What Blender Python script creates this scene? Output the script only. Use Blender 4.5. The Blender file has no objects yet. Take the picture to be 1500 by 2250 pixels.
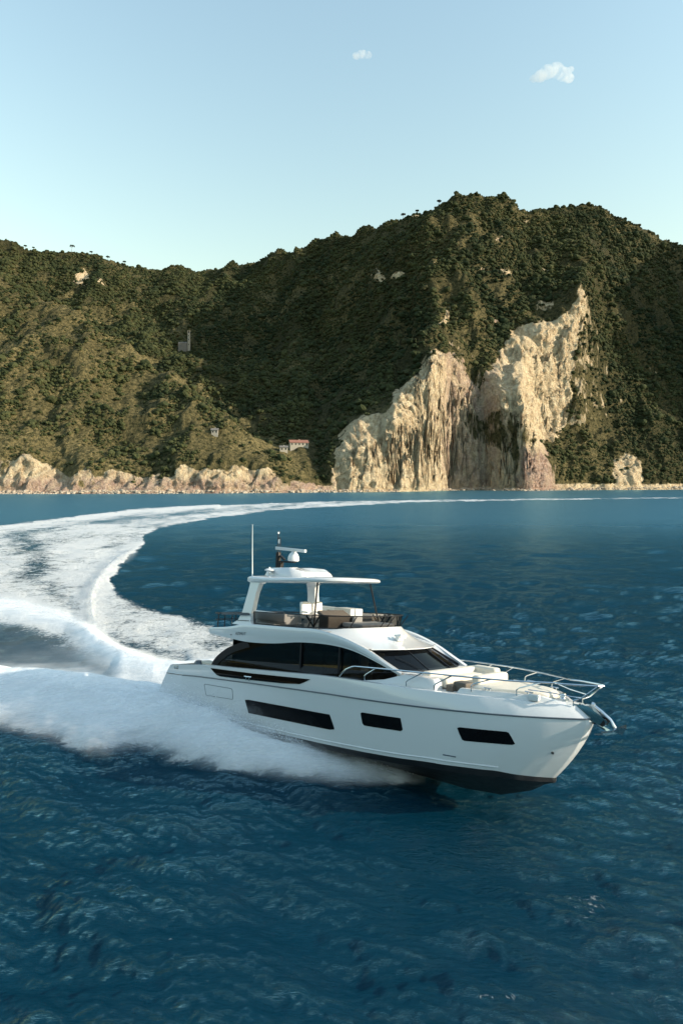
import bpy, bmesh, math, random
import numpy as np
from mathutils import Vector, Matrix
R = math.radians
rng = np.random.default_rng(7); random.seed(7)
scene = bpy.context.scene
COL = scene.collection

# ------------------------------------------------------------------ camera, sky, sun, exposure
CAMH = 10.8
cam = bpy.data.cameras.new('camera'); camo = bpy.data.objects.new('camera', cam); COL.objects.link(camo)
camo.location = (0, 0, CAMH); camo.rotation_euler = (R(90), 0, 0)
cam.lens = 24.0; cam.sensor_width = 36.0; cam.shift_y = -75 / 2250
cam.clip_start = 0.5; cam.clip_end = 60000
scene.camera = camo
SUN_AZ, SUN_EL = -13.0, 20.5            # azimuth measured from +X towards +Y
sdir = Vector((math.cos(R(SUN_AZ)) * math.cos(R(SUN_EL)), math.sin(R(SUN_AZ)) * math.cos(R(SUN_EL)), math.sin(R(SUN_EL))))
world = bpy.data.worlds.new('World'); scene.world = world; world.use_nodes = True
wn = world.node_tree; wn.nodes.clear()
sky = wn.nodes.new('ShaderNodeTexSky'); sky.sky_type = 'NISHITA'; sky.sun_disc = False
sky.sun_elevation = R(SUN_EL); sky.sun_rotation = R(90 - SUN_AZ)
sky.altitude = 50; sky.air_density = 2.3; sky.dust_density = 1.0; sky.ozone_density = 2.8
bg = wn.nodes.new('ShaderNodeBackground'); bg.inputs['Strength'].default_value = 0.15
wo = wn.nodes.new('ShaderNodeOutputWorld')
wn.links.new(sky.outputs[0], bg.inputs[0]); wn.links.new(bg.outputs[0], wo.inputs[0])
sl = bpy.data.lights.new('sun', 'SUN'); sl.energy = 3.6; sl.angle = R(0.5); sl.color = (1.0, 0.86, 0.68)
so = bpy.data.objects.new('sun', sl); COL.objects.link(so)
so.rotation_euler = sdir.to_track_quat('Z', 'Y').to_euler()
vs = scene.view_settings; vs.view_transform = 'Standard'; vs.look = 'None'; vs.gamma = 1; vs.use_curve_mapping = False
vs.exposure = 0.98
scene.cycles.volume_bounces = 4; scene.cycles.max_bounces = 8; scene.cycles.transparent_max_bounces = 16
scene.cycles.use_denoising = True

# ------------------------------------------------------------------ helpers
def tag(o, label=None, cat=None, group=None, kind=None):
    if label: o['label'] = label
    if cat: o['category'] = cat
    if group: o['group'] = group
    if kind: o['kind'] = kind
    return o
def empty(name, loc=(0, 0, 0)):
    o = bpy.data.objects.new(name, None); COL.objects.link(o); o.location = loc; o.empty_display_size = .5; return o
def mesh(name, v, f, m, parent=None, smooth=False, clean=True):
    me = bpy.data.meshes.new(name)
    me.from_pydata([tuple(map(float, p)) for p in v], [], f)
    if clean:
        bm = bmesh.new(); bm.from_mesh(me)
        bmesh.ops.remove_doubles(bm, verts=bm.verts, dist=0.0005)
        bmesh.ops.dissolve_degenerate(bm, edges=bm.edges, dist=0.0005)
        bmesh.ops.recalc_face_normals(bm, faces=bm.faces)
        bm.to_mesh(me); bm.free()
    if smooth:
        me.polygons.foreach_set('use_smooth', [True] * len(me.polygons))
        me.set_sharp_from_angle(angle=R(smooth if smooth is not True else 35))
    o = bpy.data.objects.new(name, me); COL.objects.link(o)
    me.materials.append(m)
    if parent: o.parent = parent
    return o
def gridmesh(name, X, Y, Z, m, attrs=None):
    r, c = X.shape
    me = bpy.data.meshes.new(name)
    n = r * c; me.vertices.add(n)
    me.vertices.foreach_set('co', np.stack([X, Y, Z], -1).astype(np.float32).ravel())
    i = np.arange(n).reshape(r, c)
    q = np.stack([i[:-1, :-1], i[:-1, 1:], i[1:, 1:], i[1:, :-1]], -1).reshape(-1, 4)
    me.loops.add(q.size); me.loops.foreach_set('vertex_index', q.astype(np.int32).ravel())
    me.polygons.add(len(q)); me.polygons.foreach_set('loop_start', np.arange(0, q.size, 4, dtype=np.int32))
    me.polygons.foreach_set('use_smooth', np.ones(len(q), bool))
    me.update(calc_edges=True)
    for k, a in (attrs or {}).items():
        at = me.attributes.new(k, 'FLOAT', 'POINT'); at.data.foreach_set('value', a.astype(np.float32).ravel())
    o = bpy.data.objects.new(name, me); COL.objects.link(o); me.materials.append(m)
    return o
class MB:
    def __init__(s): s.v = []; s.f = []
    def add(s, v, f):
        n = len(s.v); s.v += [tuple(p) for p in v]; s.f += [tuple(i + n for i in q) for q in f]; return s
    def box(s, c, d, bev=0.0, rot=None):
        bm = bmesh.new(); bmesh.ops.create_cube(bm, size=1)
        for v in bm.verts: v.co = Vector((v.co.x * d[0], v.co.y * d[1], v.co.z * d[2]))
        if bev > 0: bmesh.ops.bevel(bm, geom=bm.edges[:], offset=bev, segments=3, profile=.6, affect='EDGES')
        Mx = Matrix.Translation(c) @ (rot.to_4x4() if rot else Matrix.Identity(4))
        bm.verts.index_update()
        s.add([tuple(Mx @ v.co) for v in bm.verts], [tuple(v.index for v in f.verts) for f in bm.faces]); bm.free(); return s
    def tube(s, pts, r, n=8, cap=True):
        P = [Vector(p) for p in pts]; rr = r if isinstance(r, (list, tuple)) else [r] * len(P)
        vs_, fs = [], []; up = None
        for i, p in enumerate(P):
            t = (P[min(i + 1, len(P) - 1)] - P[max(i - 1, 0)]).normalized()
            if up is None:
                up = Vector((0, 0, 1)) if abs(t.z) < .9 else Vector((1, 0, 0))
            a = t.cross(up).normalized(); b = a.cross(t).normalized(); up = b
            for k in range(n):
                an = 2 * math.pi * k / n; vs_.append(p + a * math.cos(an) * rr[i] + b * math.sin(an) * rr[i])
        for i in range(len(P) - 1):
            for k in range(n): fs.append((i * n + k, i * n + (k + 1) % n, (i + 1) * n + (k + 1) % n, (i + 1) * n + k))
        if cap: fs += [tuple(range(n))[::-1], tuple((len(P) - 1) * n + k for k in range(n))]
        return s.add(vs_, fs)
    def lathe(s, prof, c=(0, 0, 0), n=20):
        vs_, fs = [], []
        for (r, z) in prof:
            for k in range(n): vs_.append((c[0] + r * math.cos(2 * math.pi * k / n), c[1] + r * math.sin(2 * math.pi * k / n), c[2] + z))
        for i in range(len(prof) - 1):
            for k in range(n): fs.append((i * n + k, i * n + (k + 1) % n, (i + 1) * n + (k + 1) % n, (i + 1) * n + k))
        return s.add(vs_, fs)
    def grid(s, rows):
        c = len(rows[0]); v = [p for r in rows for p in r]
        f = [(i * c + j, i * c + j + 1, (i + 1) * c + j + 1, (i + 1) * c + j) for i in range(len(rows) - 1) for j in range(c - 1)]
        return s.add(v, f)
    def prism(s, outline, a, b):
        """outline: list of points; a, b: functions point -> 3D for the two faces"""
        n = len(outline); A = [a(p) for p in outline]; B = [b(p) for p in outline]
        return s.add(A + B, [tuple(range(n)), tuple(range(2 * n - 1, n - 1, -1))] + [(i, (i + 1) % n, n + (i + 1) % n, n + i) for i in range(n)])
    def build(s, name, m, parent=None, smooth=35): return mesh(name, s.v, s.f, m, parent, smooth)
def interp(x, pts): return float(np.interp(x, [p[0] for p in pts], [p[1] for p in pts]))
def smoothpts(pts, n=4, closed=False):
    P = [Vector(p) for p in pts]; out = []; N = len(P)
    for i in range(N if closed else N - 1):
        g = (lambda k: P[k % N]) if closed else (lambda k: P[max(0, min(N - 1, k))])
        p0, p1, p2, p3 = g(i - 1), g(i), g(i + 1), g(i + 2)
        for k in range(n):
            t = k / n
            out.append(.5 * ((2 * p1) + (p2 - p0) * t + (2 * p0 - 5 * p1 + 4 * p2 - p3) * t * t + (3 * p1 - p0 - 3 * p2 + p3) * t ** 3))
    if not closed: out.append(P[-1])
    return out
def roundpoly(pts, r=0.06, n=4):
    out = []; N = len(pts)
    for i in range(N):
        p = Vector(pts[i]); a = Vector(pts[i - 1]) - p; b = Vector(pts[(i + 1) % N]) - p
        rr = min(r, a.length * .45, b.length * .45); A = p + a.normalized() * rr; B = p + b.normalized() * rr
        for k in range(n + 1):
            t = k / n; out.append(tuple((1 - t) ** 2 * A + 2 * t * (1 - t) * p + t * t * B))
    return out
# numpy value noise
def _h(ix, iy, s):
    n = (ix.astype(np.int64) * 374761393 + iy.astype(np.int64) * 668265263 + s * 1442695041) & 0x7fffffff
    n = ((n ^ (n >> 13)) * 1274126177) & 0x7fffffff
    return ((n ^ (n >> 16)) & 0xffff) / 65535.0
def vnoise(x, y, s=0):
    ix = np.floor(x); iy = np.floor(y); fx = x - ix; fy = y - iy
    fx = fx * fx * fx * (fx * (fx * 6 - 15) + 10); fy = fy * fy * fy * (fy * (fy * 6 - 15) + 10)
    a = _h(ix, iy, s); b = _h(ix + 1, iy, s); c = _h(ix, iy + 1, s); d = _h(ix + 1, iy + 1, s)
    return (a + (b - a) * fx + (c - a) * fy + (a - b - c + d) * fx * fy) * 2 - 1
def fbm(x, y, o=4, s=0, g=.5):
    r = 0; a = 1; t = 0
    for k in range(o):
        r = r + a * vnoise(x * 2 ** k + 17.3 * k, y * 2 ** k - 9.1 * k, s + k); t += a; a *= g
    return r / t
def sstep(a, b, x):
    t = np.clip((x - a) / (b - a), 0, 1); return t * t * (3 - 2 * t)
def pdist(px, py, line, closed=False):
    """distance of every point to a polyline, and inside test"""
    L = list(line) + ([line[0]] if closed else [])
    d = np.full(px.shape, 1e9); ins = np.zeros(px.shape, bool)
    for (x0, y0), (x1, y1) in zip(L[:-1], L[1:]):
        dx, dy = x1 - x0, y1 - y0; t = np.clip(((px - x0) * dx + (py - y0) * dy) / (dx * dx + dy * dy + 1e-9), 0, 1)
        d = np.minimum(d, np.hypot(px - x0 - t * dx, py - y0 - t * dy))
        if closed:
            c = ((y0 > py) != (y1 > py)); xx = (x1 - x0) * (py - y0) / ((y1 - y0) if y1 != y0 else 1e-9) + x0
            ins ^= c & (px < xx)
    return np.where(ins, d, -d) if closed else d

# ------------------------------------------------------------------ materials
class NT:
    def __init__(s, name):
        s.m = bpy.data.materials.new(name); s.m.use_nodes = True; s.t = s.m.node_tree; s.t.nodes.clear()
        s.out = s.t.nodes.new('ShaderNodeOutputMaterial')
    def n(s, ty, ins=None, **kw):
        nd = s.t.nodes.new(ty)
        for k, v in kw.items(): setattr(nd, k, v)
        for k, v in (ins or {}).items():
            sk = nd.inputs[k]
            if isinstance(v, bpy.types.NodeSocket): s.t.links.new(v, sk)
            else: sk.default_value = v
        return nd
    def noise(s, scale, detail=4, rough=.55, vec=None, dist=0):
        nd = s.n('ShaderNodeTexNoise', {'Scale': scale, 'Detail': detail, 'Roughness': rough, 'Distortion': dist})
        if vec is not None: s.t.links.new(vec, nd.inputs['Vector'])
        return nd.outputs['Fac']
    def pos(s, scale=(1, 1, 1)):
        g = s.n('ShaderNodeTexCoord'); mp = s.n('ShaderNodeMapping', {'Vector': g.outputs['Object'], 'Scale': scale}); return mp.outputs[0]
    def ramp(s, fac, stops):
        r = s.n('ShaderNodeValToRGB', {'Fac': fac}); cr = r.color_ramp
        while len(cr.elements) < len(stops): cr.elements.new(.5)
        for e, (p, c) in zip(cr.elements, stops):
            e.position = p; e.color = (*c, 1) if len(c) == 3 else c
        return r.outputs[0]
    def rng(s, v, a, b, c=0., d=1.):
        return s.n('ShaderNodeMapRange', {'Value': v, 'From Min': a, 'From Max': b, 'To Min': c, 'To Max': d}).outputs[0]
    def math(s, op, a, b=0.): return s.n('ShaderNodeMath', {0: a, 1: b}, operation=op).outputs[0]
    def mix(s, f, a, b):
        nd = s.n('ShaderNodeMix', data_type='RGBA'); 
        for k, v in ((0, f), (6, a), (7, b)):
            if isinstance(v, bpy.types.NodeSocket): s.t.links.new(v, nd.inputs[k])
            else: nd.inputs[k].default_value = v if not isinstance(v, tuple) or len(v) == 4 else (*v, 1)
        return nd.outputs[2]
    def attr(s, name): return s.n('ShaderNodeAttribute', attribute_name=name).outputs['Fac']
    def end(s, sh): s.t.links.new(sh, s.out.inputs['Surface']); return s.m
def pbr(name, col, rough=.5, metal=0., coat=0., var=.06, vscale=3., bump=0., bscale=40., spec=.5):
    t = NT(name); p = t.pos(); nz = t.noise(vscale, 4, .6, p)
    c = t.mix(t.rng(nz, .3, .7), tuple(min(1, x * (1 - var)) for x in col), tuple(min(1, x * (1 + var)) for x in col))
    ins = {'Base Color': c, 'Roughness': t.rng(nz, .3, .7, rough * (1 - var), min(1, rough * (1 + var))), 'Metallic': metal, 'Coat Weight': coat, 'Coat Roughness': .08, 'Specular IOR Level': spec}
    if bump: ins['Normal'] = t.n('ShaderNodeBump', {'Height': t.noise(bscale, 3, .6, p), 'Strength': bump, 'Distance': .02}).outputs[0]
    return t.end(t.n('ShaderNodeBsdfPrincipled', ins).outputs[0])
M_GEL = pbr('white_gelcoat', (.62, .64, .655), .16, 0, .7, .006, 1.2)
M_GEL2 = pbr('deck_gelcoat', (.64, .63, .60), .45, 0, .1, .04, 2.)
M_BOT = pbr('black_antifouling', (.012, .012, .014), .45, 0, 0, .2, 3)
M_BLK = pbr('dark_trim', (.014, .015, .018), .4, 0, 0, spec=.2)
M_GREY = pbr('grey_rub_strip', (.10, .12, .14), .35, .3)
M_GLS = pbr('black_window_glass', (.004, .004, .005), .06, 0, 0, .1, spec=.16)
M_STL = pbr('polished_steel', (.62, .66, .69), .16, .95, 0, .04)
M_MIR = pbr('mirror_steel', (.42, .50, .54), .05, 1, 0, .03)
M_CRM = pbr('cream_upholstery', (.66, .61, .52), .75, 0, 0, .05, 5, .25, 60)
M_WHU = pbr('white_upholstery', (.78, .77, .74), .7, 0, 0, .04, 5, .2, 60)
M_INT = pbr('interior_veneer', (.035, .028, .024), .5, 0, 0, .2)
M_OLV = pbr('pale_green_fabric', (.22, .24, .18), .8)
M_TAUPE = pbr('taupe_console', (.10, .085, .07), .5)
def glass(name, tint, gloss=.06, tr=.5):
    t = NT(name)
    fr = t.n('ShaderNodeFresnel', {'IOR': 1.5}).outputs[0]
    a = t.n('ShaderNodeBsdfTransparent', {'Color': (*tint, 1)}).outputs[0]
    b = t.n('ShaderNodeBsdfPrincipled', {'Base Color': (.006, .007, .009, 1), 'Roughness': .08, 'Specular IOR Level': .15}).outputs[0]
    g = t.n('ShaderNodeBsdfGlossy', {'Color': (1, 1, 1, 1), 'Roughness': .03}).outputs[0]
    x = t.n('ShaderNodeMixShader', {0: tr, 1: b, 2: a}).outputs[0]
    y = t.n('ShaderNodeMixShader', {0: t.math('MULTIPLY', fr, gloss / .06 * .35), 1: x, 2: g}).outputs[0]
    return t.end(y)
M_TINT = glass('tinted_saloon_glass', (.36, .40, .42), .05, .65)
M_SCREEN = glass('smoked_windscreen', (.36, .35, .34), .05, .75)
# teak deck
t = NT('teak_deck'); p = t.pos()
w = t.n('ShaderNodeTexWave', {'Vector': p, 'Scale': 4.5, 'Distortion': 0.0}, bands_direction='Y').outputs['Fac']
c = t.mix(t.noise(6, 4, .6, t.pos((1, 6, 6))), (.30, .22, .15), (.42, .33, .24))
c = t.mix(t.rng(w, .03, .1), (.03, .03, .03), c)
M_TEAK = t.end(t.n('ShaderNodeBsdfPrincipled', {'Base Color': c, 'Roughness': .7}).outputs[0])

# sea water with foam
t = NT('sea_water')
foam = t.attr('foam'); soft = t.attr('soft')
P1 = t.pos((1, 1, 1))
n1 = t.noise(.9, 8, .62, t.pos((.5, 1.5, 1)), .4); n2 = t.noise(4.0, 6, .65, t.pos((.55, 1.7, 1)), .3); n3 = t.noise(.16, 5, .6, P1, .8)
far = t.attr('far')
nearb = t.n('ShaderNodeBump', {'Height': n2, 'Strength': t.rng(far, 0, 1, 1.0, .12), 'Distance': .16}).outputs[0]
bmp = t.n('ShaderNodeBump', {'Height': n1, 'Strength': t.rng(far, 0, 1, .32, .75), 'Distance': .5, 'Normal': nearb}).outputs[0]
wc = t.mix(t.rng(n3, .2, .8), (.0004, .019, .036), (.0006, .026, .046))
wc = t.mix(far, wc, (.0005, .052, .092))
# light scattered back from inside the water does not follow the small waves, the mirror on top does
body = t.n('ShaderNodeBsdfDiffuse', {'Color': wc, 'Normal': t.n('ShaderNodeCombineXYZ', {2: 1.0}).outputs[0]}).outputs[0]
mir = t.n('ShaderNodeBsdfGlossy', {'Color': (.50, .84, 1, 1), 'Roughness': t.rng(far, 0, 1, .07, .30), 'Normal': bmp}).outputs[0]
wat = t.n('ShaderNodeMixShader', {0: t.n('ShaderNodeFresnel', {'IOR': 1.333, 'Normal': bmp}).outputs[0], 1: body, 2: mir}).outputs[0]
fn = t.noise(3.2, 9, .72, t.pos((1, 1.25, 1)), .6); fn2 = t.noise(.55, 6, .65, t.pos((1, 1.4, 1)), 1.2)
fnm = t.math('ADD', t.math('MULTIPLY', fn, .6), t.math('MULTIPLY', fn2, .4))
lo = t.math('SUBTRACT', 1.0, foam)
fth = t.n('ShaderNodeMapRange', {'Value': fnm, 'From Min': t.math('SUBTRACT', t.rng(lo, 0, 1, .22, .74), .07), 'From Max': t.math('ADD', t.rng(lo, 0, 1, .22, .74), .07)}).outputs[0]
fac = t.mix(soft, t.n('ShaderNodeCombineColor', {0: fth, 1: fth, 2: fth}).outputs[0], t.n('ShaderNodeCombineColor', {0: foam, 1: foam, 2: foam}).outputs[0])
fac = t.math('MINIMUM', fac, t.rng(foam, 0.02, .14))
fbm_ = t.n('ShaderNodeBump', {'Height': t.math('ADD', fn, n1), 'Strength': t.rng(soft, 0, 1, .9, .22), 'Distance': .35}).outputs[0]
rotv = t.n('ShaderNodeMapping', {'Vector': t.n('ShaderNodeTexCoord').outputs['Object'], 'Rotation': (0, 0, R(43.6)), 'Scale': (.22, 2.2, 1)}).outputs[0]
strk = t.rng(t.noise(1.3, 6, .65, rotv, .5), .36, .62, .68, 1.0)
fo = t.n('ShaderNodeBsdfPrincipled', {'Base Color': t.mix(soft, (.64, .67, .69), t.mix(strk, (.42, .50, .56), (.86, .88, .90))), 'Roughness': .9, 'Specular IOR Level': .1, 'Normal': fbm_}).outputs[0]
M_SEA = t.end(t.n('ShaderNodeMixShader', {0: fac, 1: wat, 2: fo}).outputs[0])
# airborne spray
t = NT('spray_mist'); dn = t.attr('dens')
q = t.noise(1.6, 7, .66, t.n('ShaderNodeMapping', {'Vector': t.n('ShaderNodeTexCoord').outputs['Object'], 'Rotation': (0, 0, R(43.6)), 'Scale': (.3, 1.8, 1.5)}).outputs[0], .4)
a = t.math('MULTIPLY', dn, t.rng(q, .3, .62))
df = t.n('ShaderNodeBsdfDiffuse', {'Color': (.86, .88, .90, 1)}).outputs[0]
tl = t.n('ShaderNodeBsdfTranslucent', {'Color': (.86, .88, .90, 1)}).outputs[0]
dd = t.n('ShaderNodeMixShader', {0: .45, 1: df, 2: tl}).outputs[0]
tr = t.n('ShaderNodeBsdfTransparent').outputs[0]
M_SPR = t.end(t.n('ShaderNodeMixShader', {0: a, 1: tr, 2: dd}).outputs[0])

# hillside ground: scrub, dry grass, cream and pink rock
t = NT('hillside_ground'); rk = t.attr('rock'); dry = t.attr('dry'); pink = t.attr('pink')
a1 = t.noise(.05, 6, .65, t.pos()); a2 = t.noise(.35, 6, .7, t.pos()); a3 = t.noise(.12, 7, .7, t.pos((1, 1, .35)), .6)
veg = t.mix(t.rng(a2, .35, .65), (.026, .030, .014), (.085, .080, .038))
dryc = t.mix(t.rng(a2, .35, .68), (.11, .105, .045), (.36, .29, .14))
g = t.mix(t.math('MULTIPLY', dry, t.rng(a2, .3, .55)), veg, dryc)
rc = t.ramp(t.noise(.22, 8, .72, t.pos((1, .6, .6)), 1.2), [(.30, (.25, .175, .11)), (.42, (.56, .43, .27)), (.54, (.80, .66, .44)), (.70, (.86, .76, .55))])
rp = t.ramp(t.noise(.3, 8, .7, t.pos((1, .6, .8)), 1.5), [(.3, (.19, .125, .10)), (.46, (.42, .29, .23)), (.58, (.56, .42, .34)), (.72, (.66, .52, .42))])
rc = t.mix(t.rng(t.math('ADD', pink, t.math('MULTIPLY', t.math('SUBTRACT', a3, .5), 2.2)), .2, .95), rc, rp)
vo = t.n('ShaderNodeTexVoronoi', {'Vector': t.n('ShaderNodeVectorMath', {0: t.pos((1, .7, .6)), 1: t.n('ShaderNodeTexNoise', {'Vector': t.pos(), 'Scale': .25, 'Detail': 5}).outputs['Color']}, operation='ADD').outputs[0], 'Scale': .16}, feature='DISTANCE_TO_EDGE').outputs['Distance']
crk = t.rng(vo, 0, .12)
str_ = t.noise(.35, 6, .7, t.pos((.25, .25, 1.6)), .8); rc = t.mix(t.math('MULTIPLY', t.rng(str_, .52, .68), .45), rc, (.30, .21, .15))
rf = t.n('ShaderNodeMapRange', {'Value': t.math('ADD', rk, t.math('MULTIPLY', t.math('SUBTRACT', a3, .5), 1.3)), 'From Min': .40, 'From Max': .56}).outputs[0]
cc = t.mix(rf, g, rc)
bp_ = t.n('ShaderNodeBump', {'Height': t.math('ADD', t.noise(.5, 9, .78, t.pos((1, 1, .7)), .5), t.math('ADD', t.noise(.14, 7, .75, t.pos((1, 1, 1.2))), t.math('MULTIPLY', crk, .10))), 'Strength': 1.0, 'Distance': 5.0}).outputs[0]
M_HILL = t.end(t.n('ShaderNodeBsdfPrincipled', {'Base Color': cc, 'Roughness': .95, 'Specular IOR Level': .1, 'Normal': bp_}).outputs[0])
def foliage(name, inst):
    t = NT(name)
    rd = t.n('ShaderNodeObjectInfo').outputs['Random']
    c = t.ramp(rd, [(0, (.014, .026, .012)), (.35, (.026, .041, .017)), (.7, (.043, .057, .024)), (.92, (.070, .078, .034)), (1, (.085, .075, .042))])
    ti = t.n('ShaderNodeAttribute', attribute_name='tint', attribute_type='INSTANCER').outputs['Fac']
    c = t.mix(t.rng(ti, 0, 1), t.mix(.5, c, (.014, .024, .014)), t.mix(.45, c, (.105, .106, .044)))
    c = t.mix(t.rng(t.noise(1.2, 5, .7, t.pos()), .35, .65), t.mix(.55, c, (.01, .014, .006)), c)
    b = t.n('ShaderNodeBump', {'Height': t.noise(2.2, 4, .7, t.pos()), 'Strength': .8, 'Distance': .6}).outputs[0]
    return t.end(t.n('ShaderNodeBsdfPrincipled', {'Base Color': c, 'Roughness': .9, 'Specular IOR Level': .1, 'Normal': b}).outputs[0])
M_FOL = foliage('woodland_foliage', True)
M_TRK = pbr('bark', (.10, .075, .055), .9, 0, 0, .2)
M_BOULD = pbr('shore_boulder', (.38, .32, .25), .95, 0, 0, .35, .6, .6, 2, .1)
M_PLAS = pbr('cream_render', (.36, .33, .27), .9, 0, 0, .08, .4)
M_STONE = pbr('grey_stone', (.15, .14, .13), .9, 0, 0, .15, .5)
M_ROOF = pbr('red_clay_tiles', (.26, .12, .085), .9, 0, 0, .2, .8)
M_TOW = pbr('weathered_tower_render', (.30, .28, .24), .9, 0, 0, .12, .4)
M_WIN = pbr('dark_window', (.03, .03, .03), .3)

# ------------------------------------------------------------------ the terrain
def zc(py, D): return CAMH + (1050 - py) / 1500 * D
SHORE = [(-700, 425), (-500, 435), (0, 463), (200, 468), (400, 476), (560, 490), (700, 512), (760, 516), (860, 532), (940, 560), (990, 592), (1060, 602), (1105, 586), (1150, 574), (1200, 580), (1240, 598), (1320, 612), (1400, 622), (1500, 640), (1700, 655), (2000, 640), (2150, 625), (2300, 610), (2800, 600)]
BACK = {
-700: [(700, 1000), (900, 850), (1050, 650), (1150, 540), (1300, 600)],
0: [(600, 960), (850, 760), (1000, 640), (1120, 548), (1150, 530), (1300, 580)],
100: [(600, 960), (850, 765), (1000, 650), (1120, 570), (1150, 558), (1300, 600)],
200: [(600, 965), (800, 805), (950, 690), (1080, 600), (1140, 562), (1300, 610)],
300: [(600, 965), (760, 845), (850, 775), (950, 700), (1080, 615), (1140, 588), (1300, 640)],
400: [(600, 972), (750, 855), (850, 766), (950, 690), (1080, 610), (1140, 590), (1300, 640)],
500: [(560, 1000), (620, 950), (720, 885), (850, 780), (1000, 660), (1120, 583), (1300, 640)],
600: [(530, 1030), (560, 985), (620, 950), (700, 900), (820, 805), (950, 690), (1050, 590), (1090, 554), (1300, 620)],
660: [(530, 1010), (552, 990), (575, 972), (660, 895), (800, 775), (925, 655), (1030, 560), (1065, 534), (1300, 620)],
700: [(530, 1030), (555, 1000), (660, 900), (840, 760), (960, 640), (1060, 548), (1095, 522), (1300, 600)],
740: [(524, 1010), (550, 965), (660, 880), (830, 735), (960, 610), (1050, 525), (1080, 512), (1250, 600)],
800: [(527, 980), (550, 925), (648, 850), (765, 725), (885, 590), (975, 515), (1005, 502), (1250, 600)],
840: [(535, 955), (554, 905), (640, 820), (735, 705), (842, 575), (930, 500), (960, 490), (1230, 590)],
880: [(545, 930), (560, 868), (632, 790), (712, 680), (805, 555), (885, 485), (918, 476), (1200, 580)],
920: [(556, 930), (576, 815), (620, 760), (690, 655), (780, 545), (855, 470), (892, 462), (1200, 580)],
960: [(578, 880), (590, 775), (622, 735), (682, 645), (765, 535), (840, 460), (880, 448), (1200, 580)],
1000: [(602, 920), (614, 790), (638, 745), (690, 640), (762, 530), (830, 450), (868, 432), (1200, 560)],
1050: [(610, 930), (624, 850), (646, 770), (702, 650), (778, 530), (840, 450), (875, 430), (1200, 560)],
1100: [(592, 930), (600, 865), (632, 815), (656, 765), (694, 690), (755, 585), (828, 490), (885, 434), (1200, 560)],
1150: [(580, 955), (587, 868), (606, 832), (648, 790), (668, 720), (715, 665), (790, 570), (870, 485), (925, 441), (1200, 550)],
1200: [(594, 1010), (625, 970), (645, 930), (660, 800), (675, 705), (725, 650), (800, 555), (880, 475), (930, 448), (1200, 560)],
1245: [(612, 1020), (640, 960), (655, 900), (672, 770), (688, 685), (735, 625), (810, 540), (885, 475), (930, 454), (1200, 560)],
1280: [(622, 1020), (650, 950), (668, 860), (682, 740), (700, 645), (745, 605), (820, 528), (890, 475), (930, 458), (1200, 560)],
1330: [(640, 1010), (670, 930), (710, 800), (745, 690), (785, 610), (855, 525), (925, 468), (1200, 570)],
1400: [(645, 1012), (690, 920), (740, 800), (780, 690), (825, 605), (885, 530), (940, 488), (1200, 600)],
1500: [(665, 1010), (720, 890), (780, 770), (840, 670), (900, 595), (950, 545), (1200, 640)],
1700: [(700, 950), (800, 830), (900, 720), (980, 660), (1200, 700)],
1950: [(690, 900), (760, 760), (850, 620), (950, 560), (1200, 650)],
2150: [(640, 690), (662, 430), (700, 300), (860, 250), (1200, 600)],  # headland out of view, raised to cast shade on the slopes to its left
2800: [(640, 800), (700, 600), (800, 480), (1000, 450), (1200, 600)],
}
SPUR = {
-700: [(437, 1010), (520, 860), (620, 700), (700, 610), (780, 585), (860, 650)],
-200: [(455, 1030), (462, 985), (520, 880), (600, 740), (690, 620), (760, 590), (830, 660)],
0: [(473, 1030), (479, 990), (520, 905), (580, 795), (640, 700), (700, 620), (745, 588), (820, 650)],
60: [(474, 1035), (482, 992), (520, 915), (580, 810), (640, 715), (700, 635), (728, 612), (800, 680)],
120: [(480, 1055), (500, 985), (560, 865), (620, 745), (680, 650), (702, 632), (770, 700)],
180: [(474, 1050), (482, 1012), (510, 960), (560, 870), (620, 760), (672, 675), (684, 664), (750, 740)],
260: [(478, 1055), (488, 1020), (520, 955), (580, 855), (640, 765), (655, 752), (720, 820)],
330: [(482, 1060), (490, 1035), (520, 965), (580, 860), (620, 802), (632, 793), (700, 860)],
384: [(482, 1050), (488, 1005), (520, 965), (580, 868), (606, 830), (670, 890)],
440: [(484, 1045), (492, 1000), (525, 950), (575, 880), (590, 858), (650, 915)],
500: [(488, 1050), (496, 1005), (520, 972), (555, 915), (570, 893), (630, 950)],
571: [(496, 1055), (503, 1018), (522, 985), (542, 955), (600, 1000)],
610: [(500, 1060), (508, 1030), (530, 992), (542, 975), (590, 1012)],
650: [(506, 1066), (514, 1040), (532, 1008), (545, 995), (590, 1030)],
700: [(514, 1075), (522, 1055), (536, 1035), (560, 1045)],
730: [(516, 1083), (530, 1075), (560, 1080)],
2800: [(700, 1085), (800, 1090)],
}
cols = np.concatenate([np.arange(-640, -40, 6.), np.arange(-40, 1540, 2.6), np.arange(1540, 2700, 8.)])
Ds = np.concatenate([np.arange(418, 720, 1.15), np.arange(720, 1200, 2.8), np.arange(1200, 1330, 15.)])
PX, DD = np.meshgrid(cols, Ds)
XX = (PX - 750) / 1500 * DD
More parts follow.
